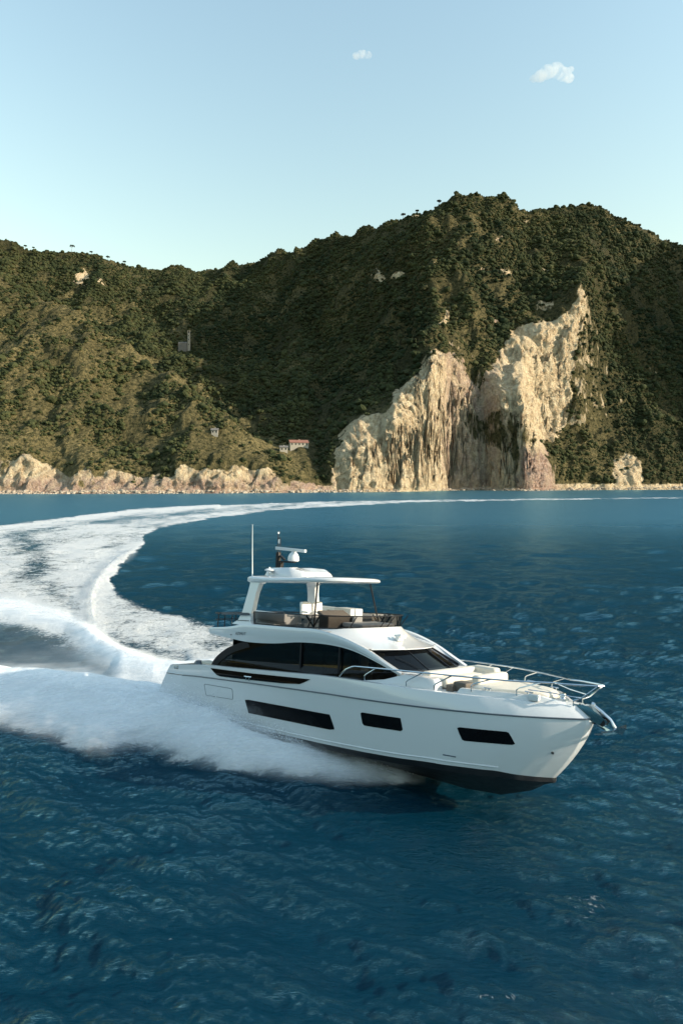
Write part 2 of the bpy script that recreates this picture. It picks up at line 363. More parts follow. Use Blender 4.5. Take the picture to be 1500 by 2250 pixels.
def surf(tab, px, D):
    dgrid = np.arange(-30, 950, 1.0); keys = sorted(tab); prof = []
    for k in keys:
        sh = interp(k, SHORE); pts = tab[k]
        d = [-30, 0] + [a - sh for a, _ in pts] + [1000]; z = [-8, 1.0] + [zc(b, a) for a, b in pts] + [zc(pts[-1][1], pts[-1][0]) - 60]
        zz = np.interp(dgrid, d, z); kr = np.ones(5) / 5; zz = np.convolve(np.pad(zz, 2, 'edge'), kr, 'valid'); prof.append(zz)
    prof = np.array(prof); sh = np.interp(px, [a for a, _ in SHORE], [b for _, b in SHORE])
    d = np.clip(D - sh, -30, 945) + 30; i0 = np.floor(d).astype(int); fd = d - i0; i1 = np.minimum(i0 + 1, len(dgrid) - 1)
    kk = np.array(keys, float); j = np.clip(np.searchsorted(kk, px) - 1, 0, len(kk) - 2); u = np.clip((px - kk[j]) / (kk[j + 1] - kk[j]), 0, 1)
    u = u * .5 + .5 * u * u * (3 - 2 * u)
    a = prof[j, i0] * (1 - fd) + prof[j, i1] * fd; b = prof[j + 1, i0] * (1 - fd) + prof[j + 1, i1] * fd
    return a * (1 - u) + b * u, D - sh
wx = fbm(XX / 45, DD / 45, 4, 11)
warp = 9 * fbm(XX / 26, DD / 90, 4, 3) + 4.5 * fbm(XX / 8, DD / 40, 3, 5)
wpx = 14 * fbm(XX / 40 + 9, DD / 40, 3, 8)
warp = warp * .28
for _ in (0, 1):      # second pass folds the rock in height as well as along the shore
    zb, dsh = surf(BACK, PX + wpx, DD + warp); zs, _d = surf(SPUR, PX + wpx * .7, DD + warp * .8)
    if _ == 0:
        z0 = np.maximum(zb, zs); w3 = 8.5 * fbm(XX / 22, z0 / 26 + DD / 200, 4, 201) + 4.0 * fbm(XX / 7, z0 / 8, 3, 205); warp = warp + w3; wpx = wpx + 9 * fbm(XX / 18 + 5, z0 / 20, 3, 209)
ZZ = np.maximum(zb, zs)
k_ = 6.0; ZZ = np.where(np.abs(zb - zs) < k_, ZZ + (k_ - np.abs(zb - zs)) ** 2 / (4 * k_) * .6, ZZ)
ZZ = np.where(dsh < -6, -4, ZZ)
# spread the rows evenly along the slope so that steep rock gets as many vertices as gentle ground
arc = np.cumsum(np.vstack([np.zeros((1, len(cols))), np.sqrt(np.diff(DD, axis=0) ** 2 * np.where(DD[1:] < 760, .25, .5) + np.diff(ZZ, axis=0) ** 2)]), axis=0)
NR = 620; u_ = np.linspace(0, 1, NR)
DN = np.stack([np.interp(u_ * arc[-1, j], arc[:, j], DD[:, j]) for j in range(len(cols))], 1)
kw = np.hanning(19)[1:-1]; kw /= kw.sum(); DN = np.stack([np.convolve(np.pad(r_, 8, 'edge'), kw, 'valid') for r_ in DN])
def regrid(A): return np.stack([np.interp(DN[:, j], DD[:, j], A[:, j]) for j in range(A.shape[1])], 1)
DD, ZZ, zb, zs, dsh, wpx = (regrid(A) for A in (DD, ZZ, zb, zs, dsh, wpx))
PX = np.repeat(cols[None], NR, 0); XX = (PX - 750) / 1500 * DD
inl = sstep(12, 70, dsh)
rid = 1 - np.abs(fbm(XX / 85 + 3, DD / 85, 4, 21)) * 2.2
ZZ = ZZ + inl * (14 * (rid - .55) + (7 - 4 * (zs > zb)) * sstep(1.0, .75, DD / 860) * (1 - np.abs(fbm(XX / 60 + 2, DD / 210, 3, 27)) * 2.4 - .5) + 6 * fbm(XX / 38, DD / 38, 4, 31) + 2.2 * fbm(XX / 11, DD / 11, 3, 41))
ZZ = ZZ + (1 - inl) * sstep(-3, 6, dsh) * 1.5 * np.abs(fbm(XX / 7, DD / 7, 3, 44))
PYs = 1050 - (ZZ - CAMH) / DD * 1500
ROCKS = [
 [(728, 1090), (738, 1000), (745, 955), (775, 920), (850, 905), (868, 860), (905, 835), (930, 800), (958, 768), (985, 775), (1000, 790), (1045, 850), (1050, 895), (1020, 930), (1040, 965), (1085, 985), (1120, 1000), (1130, 1095)],
 [(1048, 905), (1052, 850), (1100, 765), (1130, 722), (1165, 705), (1192, 705), (1215, 712), (1240, 690), (1262, 665), (1284, 640), (1278, 720), (1262, 790), (1250, 860), (1240, 940), (1215, 975), (1160, 962), (1140, 910), (1090, 905)],
 [(1128, 1090), (1130, 1010), (1150, 985), (1190, 965), (1205, 1010), (1225, 1090)],
 [(1340, 1090), (1345, 1010), (1372, 995), (1405, 1005), (1425, 1090)],
 [(-700, 1000), (-100, 985), (0, 1000), (60, 998), (100, 1014), (150, 1048), (198, 1030), (300, 1046), (350, 1048), (402, 1018), (440, 1038), (490, 1030), (520, 1022), (560, 1038), (590, 1030), (630, 1052), (700, 1068), (728, 1095), (-700, 1105)],
 [(160, 622), (170, 595), (190, 590), (196, 612), (180, 625)], [(205, 625), (222, 605), (226, 622)],
 [(960, 712), (975, 680), (992, 676), (985, 700), (970, 716)], [(815, 612), (830, 592), (845, 600), (840, 620)], [(855, 612), (868, 594), (890, 598), (880, 618)],
]
wq = 10 * fbm(XX / 10, DD / 10 + ZZ / 9, 4, 51)
rock = np.zeros_like(ZZ)
for i, pl in enumerate(ROCKS):
    s_ = pdist(PX + wq * (2.2 if i == 4 else 1.2), PYs + wq * (1.8 if i == 4 else 1), pl, True)
    rock = np.maximum(rock, sstep(-9, 9, s_) * (.66 if i == 3 else np.clip(.80 + 1.1 * fbm(XX / 16, ZZ / 22, 3, 77), .3, 1) if i == 4 else 1) if i < 5 else sstep(-5, 5, s_) * .72)
rock = np.maximum(rock, (1 - sstep(1.5, 9, ZZ)) * .95)
gz = np.gradient(ZZ, axis=0) / np.maximum(np.gradient(DD, axis=0), .02)
rock = np.maximum(rock, sstep(2.2, 4.5, gz) * .42)
outc = sstep(.44, .60, fbm(XX / 26 + 4, ZZ / 16 + DD / 60, 4, 601)) * (PX > 900) * (PX < 1290) * (zb >= zs) * .5
rock = np.maximum(rock, outc)
dry = .25 + .5 * fbm(XX / 60, DD / 60, 3, 61)
dry = np.where(zs > zb, dry + .45, dry)
dry = np.maximum(dry, sstep(-12, 12, pdist(PX, PYs, [(500, 990), (520, 955), (600, 950), (640, 968), (645, 990), (560, 1000)], True)))
dry = np.maximum(dry, .9 * sstep(-8, 8, pdist(PX, PYs, [(380, 830), (430, 822), (495, 880), (505, 905), (470, 890)], True)))
crest = np.exp(-(pdist(PX, PYs, [(120, 632), (178, 665), (260, 754), (330, 795), (384, 832), (440, 860), (480, 882), (512, 900), (570, 958), (640, 1002)]) / 13) ** 2)
dry = np.maximum(dry, crest * .95)
pink = np.clip(.62 * sstep(0, 60, 70 - np.abs(PX - 1005)) * sstep(700, 800, PYs) + sstep(0, 50, 70 - np.abs(PX - 1180)) * sstep(960, 1010, PYs) + .75 * sstep(1030, 1065, PYs) * sstep(-500, 150, PX) * sstep(760, 720, PX) + .5 * sstep(60, 0, np.abs(PX - 1075)), 0, 1)
jag = sstep(.25, .7, rock) * sstep(.8, 2., gz) * sstep(1, 5, ZZ)
f1 = 1 - np.abs(fbm(XX / 13 + ZZ / 40, ZZ / 17, 5, 401)) * 2.6; f2 = 1 - np.abs(fbm(XX / 4.5, ZZ / 5.5, 4, 411)) * 2.4; led = fbm(XX / 60, ZZ / 3.2, 3, 421)
GX = XX + jag * (1.0 * f2 + .8 * fbm(XX / 5, ZZ / 4, 3, 431)); GD = DD - jag * (1.8 * f1 + 1.3 * f2 + 1.3 * led)
hill = gridmesh('hills', GX, GD, ZZ, M_HILL, {'rock': rock, 'dry': np.clip(dry, 0, 1), 'pink': pink}); tag(hill, kind='structure')

# woodland and scrub: instanced crowns on the slopes
def crown_proto(name, seed, sub=2, squash=.8, lobes=5):
    r_ = random.Random(seed); bm = bmesh.new(); bmesh.ops.create_icosphere(bm, subdivisions=sub, radius=1)
    L = [Vector((r_.gauss(0, 1), r_.gauss(0, 1), r_.gauss(.3, .8))).normalized() for _ in range(lobes)]
    for v in bm.verts:
        n = v.co.normalized(); k = max(n.dot(l) for l in L)
        v.co = n * (.62 + .42 * max(0, k) ** 3 + r_.uniform(-.13, .13)); v.co.z = v.co.z * squash + .45
    me = bpy.data.meshes.new(name); bm.to_mesh(me); bm.free(); me.materials.append(M_FOL)
    return bpy.data.objects.new(name, me)
protoc = bpy.data.collections.new('crown_shapes')
for k in range(6): protoc.objects.link(crown_proto('crown_shape', 100 + k, 2 if k else 3, .75 + .08 * (k % 4), 4 + k % 3))
elev = (ZZ - CAMH) / DD; rm = np.maximum.accumulate(elev, axis=0); vis = elev > rm - 0.006
dXc = DD / 1500 * np.gradient(PX, axis=1); dD = np.gradient(DD, axis=0)
scr = np.abs(np.gradient(PYs, axis=0)) * np.gradient(PX, axis=1)            # how much of the view each cell fills
area = dXc * dD * np.sqrt(1 + np.minimum(gz, 4.) ** 2)
patch = sstep(-.3, .3, fbm(XX / 20, DD / 20, 4, 71) * 1.2 + .24 - .36 * (zs > zb))
veg = np.clip(1 - rock * 1.25, 0, 1) ** 1.5 * (ZZ > 4) * vis * (dsh > 4)
frame = (PX > -350) & (PX < 1850)
wgt = area * veg * frame * (.07 + .93 * patch) * np.where(dry > .85, .30, 1)
for (hx, hy, rr_) in ((667, 985, 34), (410, 768, 12), (625, 985, 20)): wgt *= np.hypot(PX - hx, (PYs - hy) * 1.2) > rr_ * .8
NT_ = 112000
idx = rng.choice(wgt.size, NT_, p=(wgt / wgt.sum()).ravel()); ii, jj = np.unravel_index(idx, wgt.shape)
jx = rng.uniform(-.5, .5, NT_); jy = rng.uniform(-.5, .5, NT_)
px_ = XX[ii, jj] + jx * dXc[ii, jj]; py_ = DD[ii, jj] + jy * dD[ii, jj]; pz_ = ZZ[ii, jj] + jy * dD[ii, jj] * gz[ii, jj]
onspur = (zs > zb)[ii, jj]
sc = np.exp(rng.normal(.24, .52, NT_)) * np.where(onspur, .85, .98) * np.where(dsh[ii, jj] < 60, .75, 1) * (1 - .3 * sstep(.92, 1, elev[ii, jj] / elev.max(axis=0)[jj]))
sc = np.clip(sc, .6, 5.0)
me = bpy.data.meshes.new('woodland'); me.vertices.add(NT_)
me.vertices.foreach_set('co', np.stack([px_, py_, pz_ - .15 * sc], -1).astype(np.float32).ravel())
tint = .5 + .75 * fbm(px_ / 55, py_ / 70, 4, 501) + .45 * fbm(px_ / 14, py_ / 16, 2, 505) + .28 * onspur
for nm, a in (('tsc', sc), ('trz', rng.uniform(0, 6.28, NT_)), ('tint', np.clip(tint, 0, 1))):
    at = me.attributes.new(nm, 'FLOAT', 'POINT'); at.data.foreach_set('value', a.astype(np.float32))
at = me.attributes.new('tid', 'INT', 'POINT'); at.data.foreach_set('value', rng.integers(0, 6, NT_).astype(np.int32))
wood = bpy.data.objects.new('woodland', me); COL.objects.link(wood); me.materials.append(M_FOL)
tag(wood, 'dark green woodland and scrub covering the hillsides above the cliffs', 'woodland', kind='stuff')
def scatter_group(name, coll):
    ng = bpy.data.node_groups.new(name, 'GeometryNodeTree')
    ng.interface.new_socket('Geometry', in_out='INPUT', socket_type='NodeSocketGeometry')
    ng.interface.new_socket('Geometry', in_out='OUTPUT', socket_type='NodeSocketGeometry')
    N = ng.nodes.new; lk = ng.links.new
    gi = N('NodeGroupInput'); go = N('NodeGroupOutput'); ci = N('GeometryNodeCollectionInfo'); ci.inputs['Collection'].default_value = coll
    ci.inputs['Separate Children'].default_value = True; ci.inputs['Reset Children'].default_value = True
    ip = N('GeometryNodeInstanceOnPoints'); ip.inputs['Pick Instance'].default_value = True
    def at(n, ty):
        a = N('GeometryNodeInputNamedAttribute'); a.data_type = ty; a.inputs['Name'].default_value = n
        return [o for o in a.outputs if o.enabled and o.name == 'Attribute'][0]
    cx = N('ShaderNodeCombineXYZ'); lk(at('trz', 'FLOAT'), cx.inputs['Z'])
    lk(gi.outputs[0], ip.inputs['Points']); lk(ci.outputs[0], ip.inputs['Instance']); lk(at('tid', 'INT'), ip.inputs['Instance Index'])
    lk(cx.outputs[0], ip.inputs['Rotation']); lk(at('tsc', 'FLOAT'), ip.inputs['Scale']); lk(ip.outputs[0], go.inputs[0])
    return ng
wood.modifiers.new('scatter', 'NODES').node_group = scatter_group('scatter_crowns', protoc)

# boulders along the shore
bc = bpy.data.collections.new('boulder_shapes')
for k in range(4):
    r_ = random.Random(50 + k); bm = bmesh.new(); bmesh.ops.create_icosphere(bm, subdivisions=2, radius=1)
    for v in bm.verts: v.co = v.co * r_.uniform(.75, 1.1); v.co.z *= .7
    mm = bpy.data.meshes.new('boulder_shape'); bm.to_mesh(mm); bm.free(); mm.materials.append(M_BOULD); bc.objects.link(bpy.data.objects.new('boulder_shape', mm))
NB = 2600; bpx = rng.uniform(-300, 1800, NB); off = rng.normal(0, 3.2, NB); bsh = np.interp(bpx, [a for a, _ in SHORE], [b for _, b in SHORE])
off = np.where(off > 1.5, -off, off); bD = bsh + off - 1; bX = (bpx - 750) / 1500 * bD
me = bpy.data.meshes.new('shore_boulders'); me.vertices.add(NB)
jcol = np.clip(np.searchsorted(cols, bpx), 0, len(cols) - 1); irow = np.array([np.searchsorted(DD[:, j], d) for j, d in zip(jcol, bD)]).clip(0, NR - 1)
bz = np.clip(ZZ[irow, jcol], 0, 1.5)
me.vertices.foreach_set('co', np.stack([bX, bD, bz], -1).astype(np.float32).ravel())
bs = np.clip(np.exp(rng.normal(-.35, .5, NB)), .25, 2.6)
for nm, a in (('tsc', bs), ('trz', rng.uniform(0, 6.28, NB))):
    at = me.attributes.new(nm, 'FLOAT', 'POINT'); at.data.foreach_set('value', a.astype(np.float32))
at = me.attributes.new('tid', 'INT', 'POINT'); at.data.foreach_set('value', rng.integers(0, 4, NB).astype(np.int32))
bo = bpy.data.objects.new('shore_boulders', me); COL.objects.link(bo); me.materials.append(M_BOULD)
tag(bo, 'pale fallen boulders and rubble strewn along the foot of the cliffs', 'boulders', kind='stuff')
bo.modifiers.new('scatter', 'NODES').node_group = scatter_group('scatter_boulders', bc)

def ground(px, py):
    """first visible terrain point in the direction of a place on the hills"""
    j = int(np.clip(np.searchsorted(cols, px), 0, len(cols) - 1)); col = elev[:, j]; e = (1050 - py) / 1500
    i = int(np.argmax(col >= e)); return Vector((XX[i, j], DD[i, j], ZZ[i, j]))

# lone trees standing up from the skyline
def tree(px, py, h, seed, label):
    j = int(np.clip(np.searchsorted(cols, px), 0, len(cols) - 1)); i = int(np.argmax(elev[:, j])); b = Vector((XX[i, j], DD[i, j], ZZ[i, j] - 1))
    r_ = random.Random(seed); t_ = empty('tree', b); tag(t_, label, 'tree', 'lone trees on the skyline')
    m = MB(); lean = r_.uniform(-.12, .12)
    pts = [(lean * h * (k / 5) ** 1.5, 0, h * .85 * k / 5) for k in range(6)]; m.tube(pts, [.32 * (1 - .13 * k) for k in range(6)], 6)
    for k in range(5):
        a = r_.uniform(0, 6.28); m.tube([pts[4], (pts[4][0] + math.cos(a) * h * .22, math.sin(a) * h * .22, h * r_.uniform(.82, .95))], [.14, .05], 5)
    m.build('trunk', M_TRK, t_)
    c_ = MB()
    for k in range(150):
        a = r_.uniform(0, 6.28); rr = math.sqrt(r_.random()) * h * .34; z = h * (.82 + .16 * r_.random()) - (rr / h) ** 2 * h * .6
        ctr = Vector((lean * h + math.cos(a) * rr, math.sin(a) * rr, z)); q = Matrix.Rotation(r_.uniform(0, 6.28), 3, Vector((r_.gauss(0, 1), r_.gauss(0, 1), r_.gauss(0, 1))).normalized())
        s = r_.uniform(.4, .9); c_.add([ctr + q @ Vector(w) * s for w in ((1, 0, 0), (0, .8, .2), (-1, 0, .1), (0, -.8, -.2))], [(0, 1, 2, 3)])
    mesh('crown', c_.v, c_.f, M_FOL, t_, clean=False)
for k, (px, h, lab) in enumerate([(55, 8, 'leftmost lone tree on the skyline at the left edge'), (72, 6, 'small lone tree just right of the leftmost skyline tree'), (157, 13, 'tall umbrella pine on the left skyline, tallest tree of the left ridge'), (200, 7, 'low tree on the rounded top of the left ridge'), (236, 10, 'lone pine where the left ridge starts to fall away'), (274, 8, 'last lone tree low on the falling left skyline'), (885, 9, 'lone tree on the shoulder left of the highest summit'), (962, 8, 'lone tree just below the highest summit'), (915, 7, 'small tree between the shoulder tree and the summit')]):
    tree(px, 0, h, 300 + k, lab)

# unseen ridge added behind the view, keeps the orange horizon out of reflections
az = np.radians(np.arange(140, 344, .8)); rad_ = np.array([900, 930, 1000, 1080, 1180, 1300.]); hz0 = np.array([-2, 40, 120, 190, 225, 60.])
AA, RR = np.meshgrid(az, rad_); hh = np.interp(RR, rad_, hz0) * (1 + .35 * fbm(AA * 9, RR / 300, 4, 301))
fs = gridmesh('horizon_blocker', np.cos(AA) * RR, np.sin(AA) * RR, hh, M_HILL, {'rock': AA * 0, 'dry': AA * 0, 'pink': AA * 0}); tag(fs, kind='structure')

# ------------------------------------------------------------------ buildings on the hills
def house(name, loc, L, W, H, rh, rz, wallm, roofm, label, cat, nwin, storeys=1):
    b = empty(name, loc); b.rotation_euler[2] = rz; tag(b, label, cat)
    m = MB(); hl, hw = L / 2, W / 2
    v = [(-hl, -hw, -4), (hl, -hw, -4), (hl, hw, -4), (-hl, hw, -4), (-hl, -hw, H), (hl, -hw, H), (hl, hw, H), (-hl, hw, H), (-hl, 0, H + rh), (hl, 0, H + rh)]
    m.add(v, [(0, 1, 5, 4), (1, 2, 6, 9, 5), (2, 3, 7, 6), (3, 0, 4, 8, 7), (0, 3, 2, 1)]); m.build('wall', wallm, b, False)
    r = MB(); o = .5; s = rh / hw
    for sg in (-1, 1):
        e = [(-hl - o, sg * (hw + o), H - o * s), (hl + o, sg * (hw + o), H - o * s), (hl + o, 0, H + rh), (-hl - o, 0, H + rh)]
        r.add([(x, y, z + .05) for x, y, z in e] + [(x, y, z + .3) for x, y, z in e], [(0, 1, 2, 3), (4, 5, 6, 7), (0, 1, 5, 4), (0, 3, 7, 4), (1, 2, 6, 5)])
    ro = r.build('roof', roofm, b, False)
    MB().box((hl * .1, hw * .3, H + rh), (.8, .8, 1.6)).build('chimney', wallm, ro, False)
    for st in range(storeys):
        for k in range(nwin):
            x = -hl + L * (k + .5) / nwin
            MB().box((x, -hw - .02, H - 1.3 - st * 2.8), (1.0, .12, 1.4)).build('window', M_WIN, b, False)
    return b
g0 = ground(650, 982); house('farmhouse', (g0.x + 1.5, g0.y + 2, g0.z - .8), 15, 7, 4.2, 2.0, R(14), M_PLAS, M_ROOF, 'long cream farmhouse with red tiled roof in the valley mouth above the cliffs', 'house', 5)
g0 = ground(622, 990); house('stone_shed', (g0.x, g0.y, g0.z - .5), 6, 5, 2.8, 1.2, R(10), M_PLAS, M_STONE, 'small pale shed just left of the red roofed farmhouse', 'shed', 2)
g0 = ground(470, 955); house('hut', (g0.x, g0.y, g0.z - .5), 5, 4, 3.0, 1.2, R(5), M_TOW, M_STONE, 'tiny pale hut alone among scrub low on the left spur', 'hut', 2)
g0 = ground(410, 770)
ch = empty('church', (g0.x, g0.y, g0.z - 1)); tag(ch, 'grey stone church with slender pale bell tower alone in the wooded valley', 'church')
m = MB(); m.add([(-11, -4, -3), (0, -4, -3), (0, 4, -3), (-11, 4, -3), (-11, -4, 10), (0, -4, 10), (0, 4, 10), (-11, 4, 10), (-11, 0, 11.5), (0, 0, 11.5)], [(0, 1, 5, 4), (1, 2, 6, 9, 5), (2, 3, 7, 6), (3, 0, 4, 8, 7), (4, 5, 9, 8), (6, 7, 8, 9)]); m.build('nave', M_STONE, ch, False)
m = MB(); m.box((2, -1, 9.5), (2.9, 2.9, 25)); 
for dx in (-1.5, 1.5):
    for dy in (-1.5, 1.5): m.box((2 + dx * .78, -1 + dy * .78, 23.4), (.55, .55, 3.0))
m.box((2, -1, 25.1), (3.1, 3.1, .5)); tw = m.build('bell_tower', M_TOW, ch, False)
MB().box((2, -1, 23.3), (1.2, 1.2, 1.6)).build('bell', M_WIN, tw, False)
for z in (8, 14, 19): MB().box((2, -2.47, z), (1, .12, 1.6)).build('window', M_WIN, tw, False)

# ------------------------------------------------------------------ the sea
wcol = np.concatenate([[-9000, -4500, -2200, -1300, -900], np.arange(-700, -60, 9.), np.arange(-60, 1560, 2.3), np.arange(1560, 2200, 9.), [2400, 2900, 3800, 6000, 11000]])
wpy = np.concatenate([[8000, 5000, 3800, 3000, 2700, 2500, 2400], np.arange(2320, 1300, -2.2), np.arange(1300, 1120, -1.1), np.arange(1120, 1072, -.7), [1071, 1069, 1066, 1062, 1058, 1054, 1051.5, 1050.5]])
WPX, WPY = np.meshgrid(wcol, wpy); WD = 16200 / (WPY - 1050); WX = (WPX - 750) / 1500 * WD
near_ = np.minimum(WD, 1200)
# wind chop: many small directional waves, each fading out where the mesh is too coarse for it
sp = WD ** 2 / 16200 * 2.2
WZ = np.zeros_like(WD); wr = np.random.default_rng(3)
for k in range(70):
    lam = .35 * (1.078 ** k); th = wr.normal(R(74), R(np.interp(lam, [.3, 1, 4, 10], [28, 24, 26, 40]))); kx, ky = math.cos(th) * 2 * math.pi / lam, math.sin(th) * 2 * math.pi / lam
    amp = .0125 * lam ** .9 * wr.uniform(.5, 1.2) if lam < 5 else .0125 * 5 ** .9 * (5 / lam) ** .8
    at_ = np.clip(lam / (2.2 * sp) - 1, 0, 1); ph = kx * WX + ky * WD + wr.uniform(0, 6.28)
    s = np.sin(ph); WZ += amp * at_ * (s + .3 * np.cos(2 * ph))
WZ *= np.clip(1.05 + .7 * fbm(WX / 8, WD / 6, 3, 5), .7, 1.6)
# wake map, worked out on the sea plane
jg = fbm(WX / 1.6, WD / 1.6, 4, 81) * np.clip(40 / np.maximum(WD, 40), .15, 1); jb = fbm(WX / 7, WD / 7, 4, 82)
ax = WPX + jg * 16 + jb * 14 * np.clip(60 / WD, .1, 1); ay = WPY + jg * 9 + jb * 7 * np.clip(60 / WD, .1, 1)
WAKE = [(-2200, 1300), (-700, 1215), (-300, 1185), (0, 1156), (120, 1141), (300, 1119), (480, 1109), (700, 1101), (900, 1098), (1200, 1095), (1600, 1091), (2100, 1088), (2100, 1090), (1600, 1094), (1200, 1099), (900, 1105), (700, 1116), (600, 1123), (480, 1139), (400, 1154), (345, 1166), (325, 1180), (318, 1205), (290, 1225), (265, 1250), (250, 1275), (262, 1300), (300, 1318), (350, 1330), (400, 1345), (470, 1365), (560, 1395), (660, 1450), (700, 1500), (860, 1620), (960, 1712), (900, 1718), (750, 1727), (600, 1711), (450, 1690), (300, 1654), (230, 1664), (180, 1660), (130, 1640), (60, 1625), (0, 1606), (-300, 1560), (-900, 1500), (-2200, 1450)]
sw = pdist(ax, ay, WAKE, True)
edge = np.interp(WPY, [1090, 1110, 1200, 1400, 1700], [1.2, 3, 14, 26, 40])
ins = sstep(-.15, .85, sw / edge)
yy = WPY
foam = ins * np.interp(yy, [1100, 1200], [.66, .60])
def band(line, w, jit=1.): return np.exp(-(pdist(WPX + jg * 6 * jit, WPY + jg * 4 * jit, line) / w) ** 2)
# smoother, thinner foam far away
foam = np.where(yy < 1200, foam * np.interp(yy, [1085, 1095, 1110, 1200], [.55, .72, .85, 1]), foam)
foam += ins * (.22 * fbm(WX / 6, WD / 14, 4, 91) + .16 * fbm(WX / 1.5, WD / 2.5, 4, 92))
T1 = sstep(-30, 34, pdist(WPX + jb * 12, WPY + jb * 6, [(-900, 1330), (-120, 1346), (-10, 1356), (70, 1374), (150, 1405), (245, 1458), (240, 1500), (120, 1502), (40, 1488), (-60, 1470), (-900, 1420)], True))
T2 = band([(215, 1395), (280, 1408), (350, 1432), (400, 1440)], 15) 
T3 = .8 * band([(40, 1190), (90, 1215), (85, 1235)], 26) + .7 * band([(60, 1265), (110, 1290), (150, 1330), (190, 1350)], 24)
T4 = band([(200, 1150), (330, 1136), (480, 1122), (650, 1110)], 4) 
T5 = band([(0, 1180), (130, 1157), (300, 1136), (470, 1118)], 3.2)
foam = foam * (1 - .80 * T1) * (1 - .42 * T2) * (1 - .40 * T3) * (1 - .22 * T4) * (1 - .25 * T5)
R1 = band([(312, 1205), (280, 1222), (245, 1247), (218, 1285), (202, 1320), (205, 1360), (215, 1400)], 18) * ins
R2 = band([(-300, 1306), (-60, 1322), (60, 1340), (150, 1368), (215, 1410), (270, 1445), (340, 1468), (420, 1475), (480, 1470)], 20, .4)
R3 = band([(-400, 1150 + 40), (0, 1158), (120, 1143), (300, 1121), (480, 1111)], 4)
R4 = band([(-300, 1462), (-60, 1482), (60, 1502), (150, 1516), (260, 1526), (380, 1534)], 15, .4)
foam = np.clip(foam + .45 * R1 + .7 * R2 + .3 * R3 + .7 * R4, 0, 1)
# the spray thrown out beside the starboard side
LOW = [(-2200, 1450), (-900, 1500), (-300, 1560), (0, 1604), (60, 1622), (130, 1638), (190, 1662), (230, 1666), (300, 1652), (450, 1690), (600, 1712), (750, 1727), (880, 1720), (960, 1712), (1010, 1708), (2000, 1708)]
CRS = [(-2200, 1400), (-900, 1440), (-300, 1490), (0, 1520), (130, 1540), (345, 1582), (464, 1620), (507, 1642), (550, 1662), (644, 1684), (702, 1690), (770, 1700), (824, 1706), (887, 1708), (960, 1709), (2000, 1708)]
HGT = [(-2200, .3), (-900, .3), (-300, .45), (0, .68), (200, .95), (345, 1.08), (507, 1.05), (550, .98), (644, .80), (702, .66), (770, .52), (824, .42), (870, .2), (905, .07), (935, .02), (965, 0), (2000, 0)]
lowy = np.interp(WPX, *zip(*LOW)); cry = np.interp(WPX, *zip(*CRS)); hg = np.interp(WPX, *zip(*HGT))
jst = fbm(WX / 5 + WD / 9, WD / .9 - WX / 2.2, 4, 85)
tt = (lowy + 7 * jst + 9 * jb - WPY) / np.maximum(lowy - cry, 3)
prof = np.where(tt < 0, 0, np.where(tt < 1, sstep(-.05, 1, tt) ** .9, np.exp(-((tt - 1) / .55) ** 2)))
bil = fbm(WX / 1.1, WD / 1.1, 4, 101); 
WZ = WZ * (1 - .75 * np.clip(ins, 0, 1) * sstep(1150, 1300, yy))
WZ += hg * prof * (1 + .12 * bil * (tt > .1))
spr = sstep(-.05, .5, tt + .25 * jst) * (tt < 2.2) * sstep(.0, .22, hg) * sstep(2.2, 1.2, tt)
foam = np.clip(np.maximum(foam * (1 - sstep(880, 960, WPX) * (yy > 1560)), spr * .98), 0, 1)
soft = np.clip(sstep(-.05, .4, tt) * sstep(2.6, 1.6, tt) * (hg > .02) + .85 * R2 + .9 * R4 + .45 * T1, 0, 1)
WZ += .38 * R2 * sstep(1340, 1400, yy) + .3 * R4 + .11 * R1 * (1 + bil) - .35 * T1 - .2 * T2 + .25 * R3
WZ += ins * sstep(1110, 1200, yy) * (.10 * fbm(WX / 2.2, WD / 2.2, 4, 111) + .12 * fbm(WX / 9, WD / 9, 3, 112)) * (1 - .8 * soft)
# a few whitecaps and bubbles on open water
wcap = sstep(.80, .88, fbm(WX / 1.1, WD / .5, 4, 121) * .5 + .5 + .0) * sstep(.2, .5, fbm(WX / 9, WD / 7, 2, 122)) * .2
bub = np.exp(-((WPX - 1290) / 75) ** 2 - ((WPY - 1985) / 48) ** 2) * .34 + np.exp(-((WPX - 1100) / 130) ** 2 - ((WPY - 2215) / 16) ** 2) * .28
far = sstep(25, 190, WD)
foam = np.where(ins > .05, foam, np.maximum(foam, np.clip(wcap * .8 + bub, 0, .45)))
WZ = np.where(WD > 400, WZ * .0, WZ)
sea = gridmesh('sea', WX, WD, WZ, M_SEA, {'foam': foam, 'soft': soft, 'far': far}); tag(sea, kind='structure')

gy_, gx_ = np.meshgrid([-6000., 12.], [-9000., 9000.], indexing='ij')
sb = gridmesh('sea', gx_, gy_, gx_ * 0 - .8, M_SEA, {'foam': gx_ * 0, 'soft': gx_ * 0, 'far': gx_ * 0 + 1}); tag(sb, kind='structure')

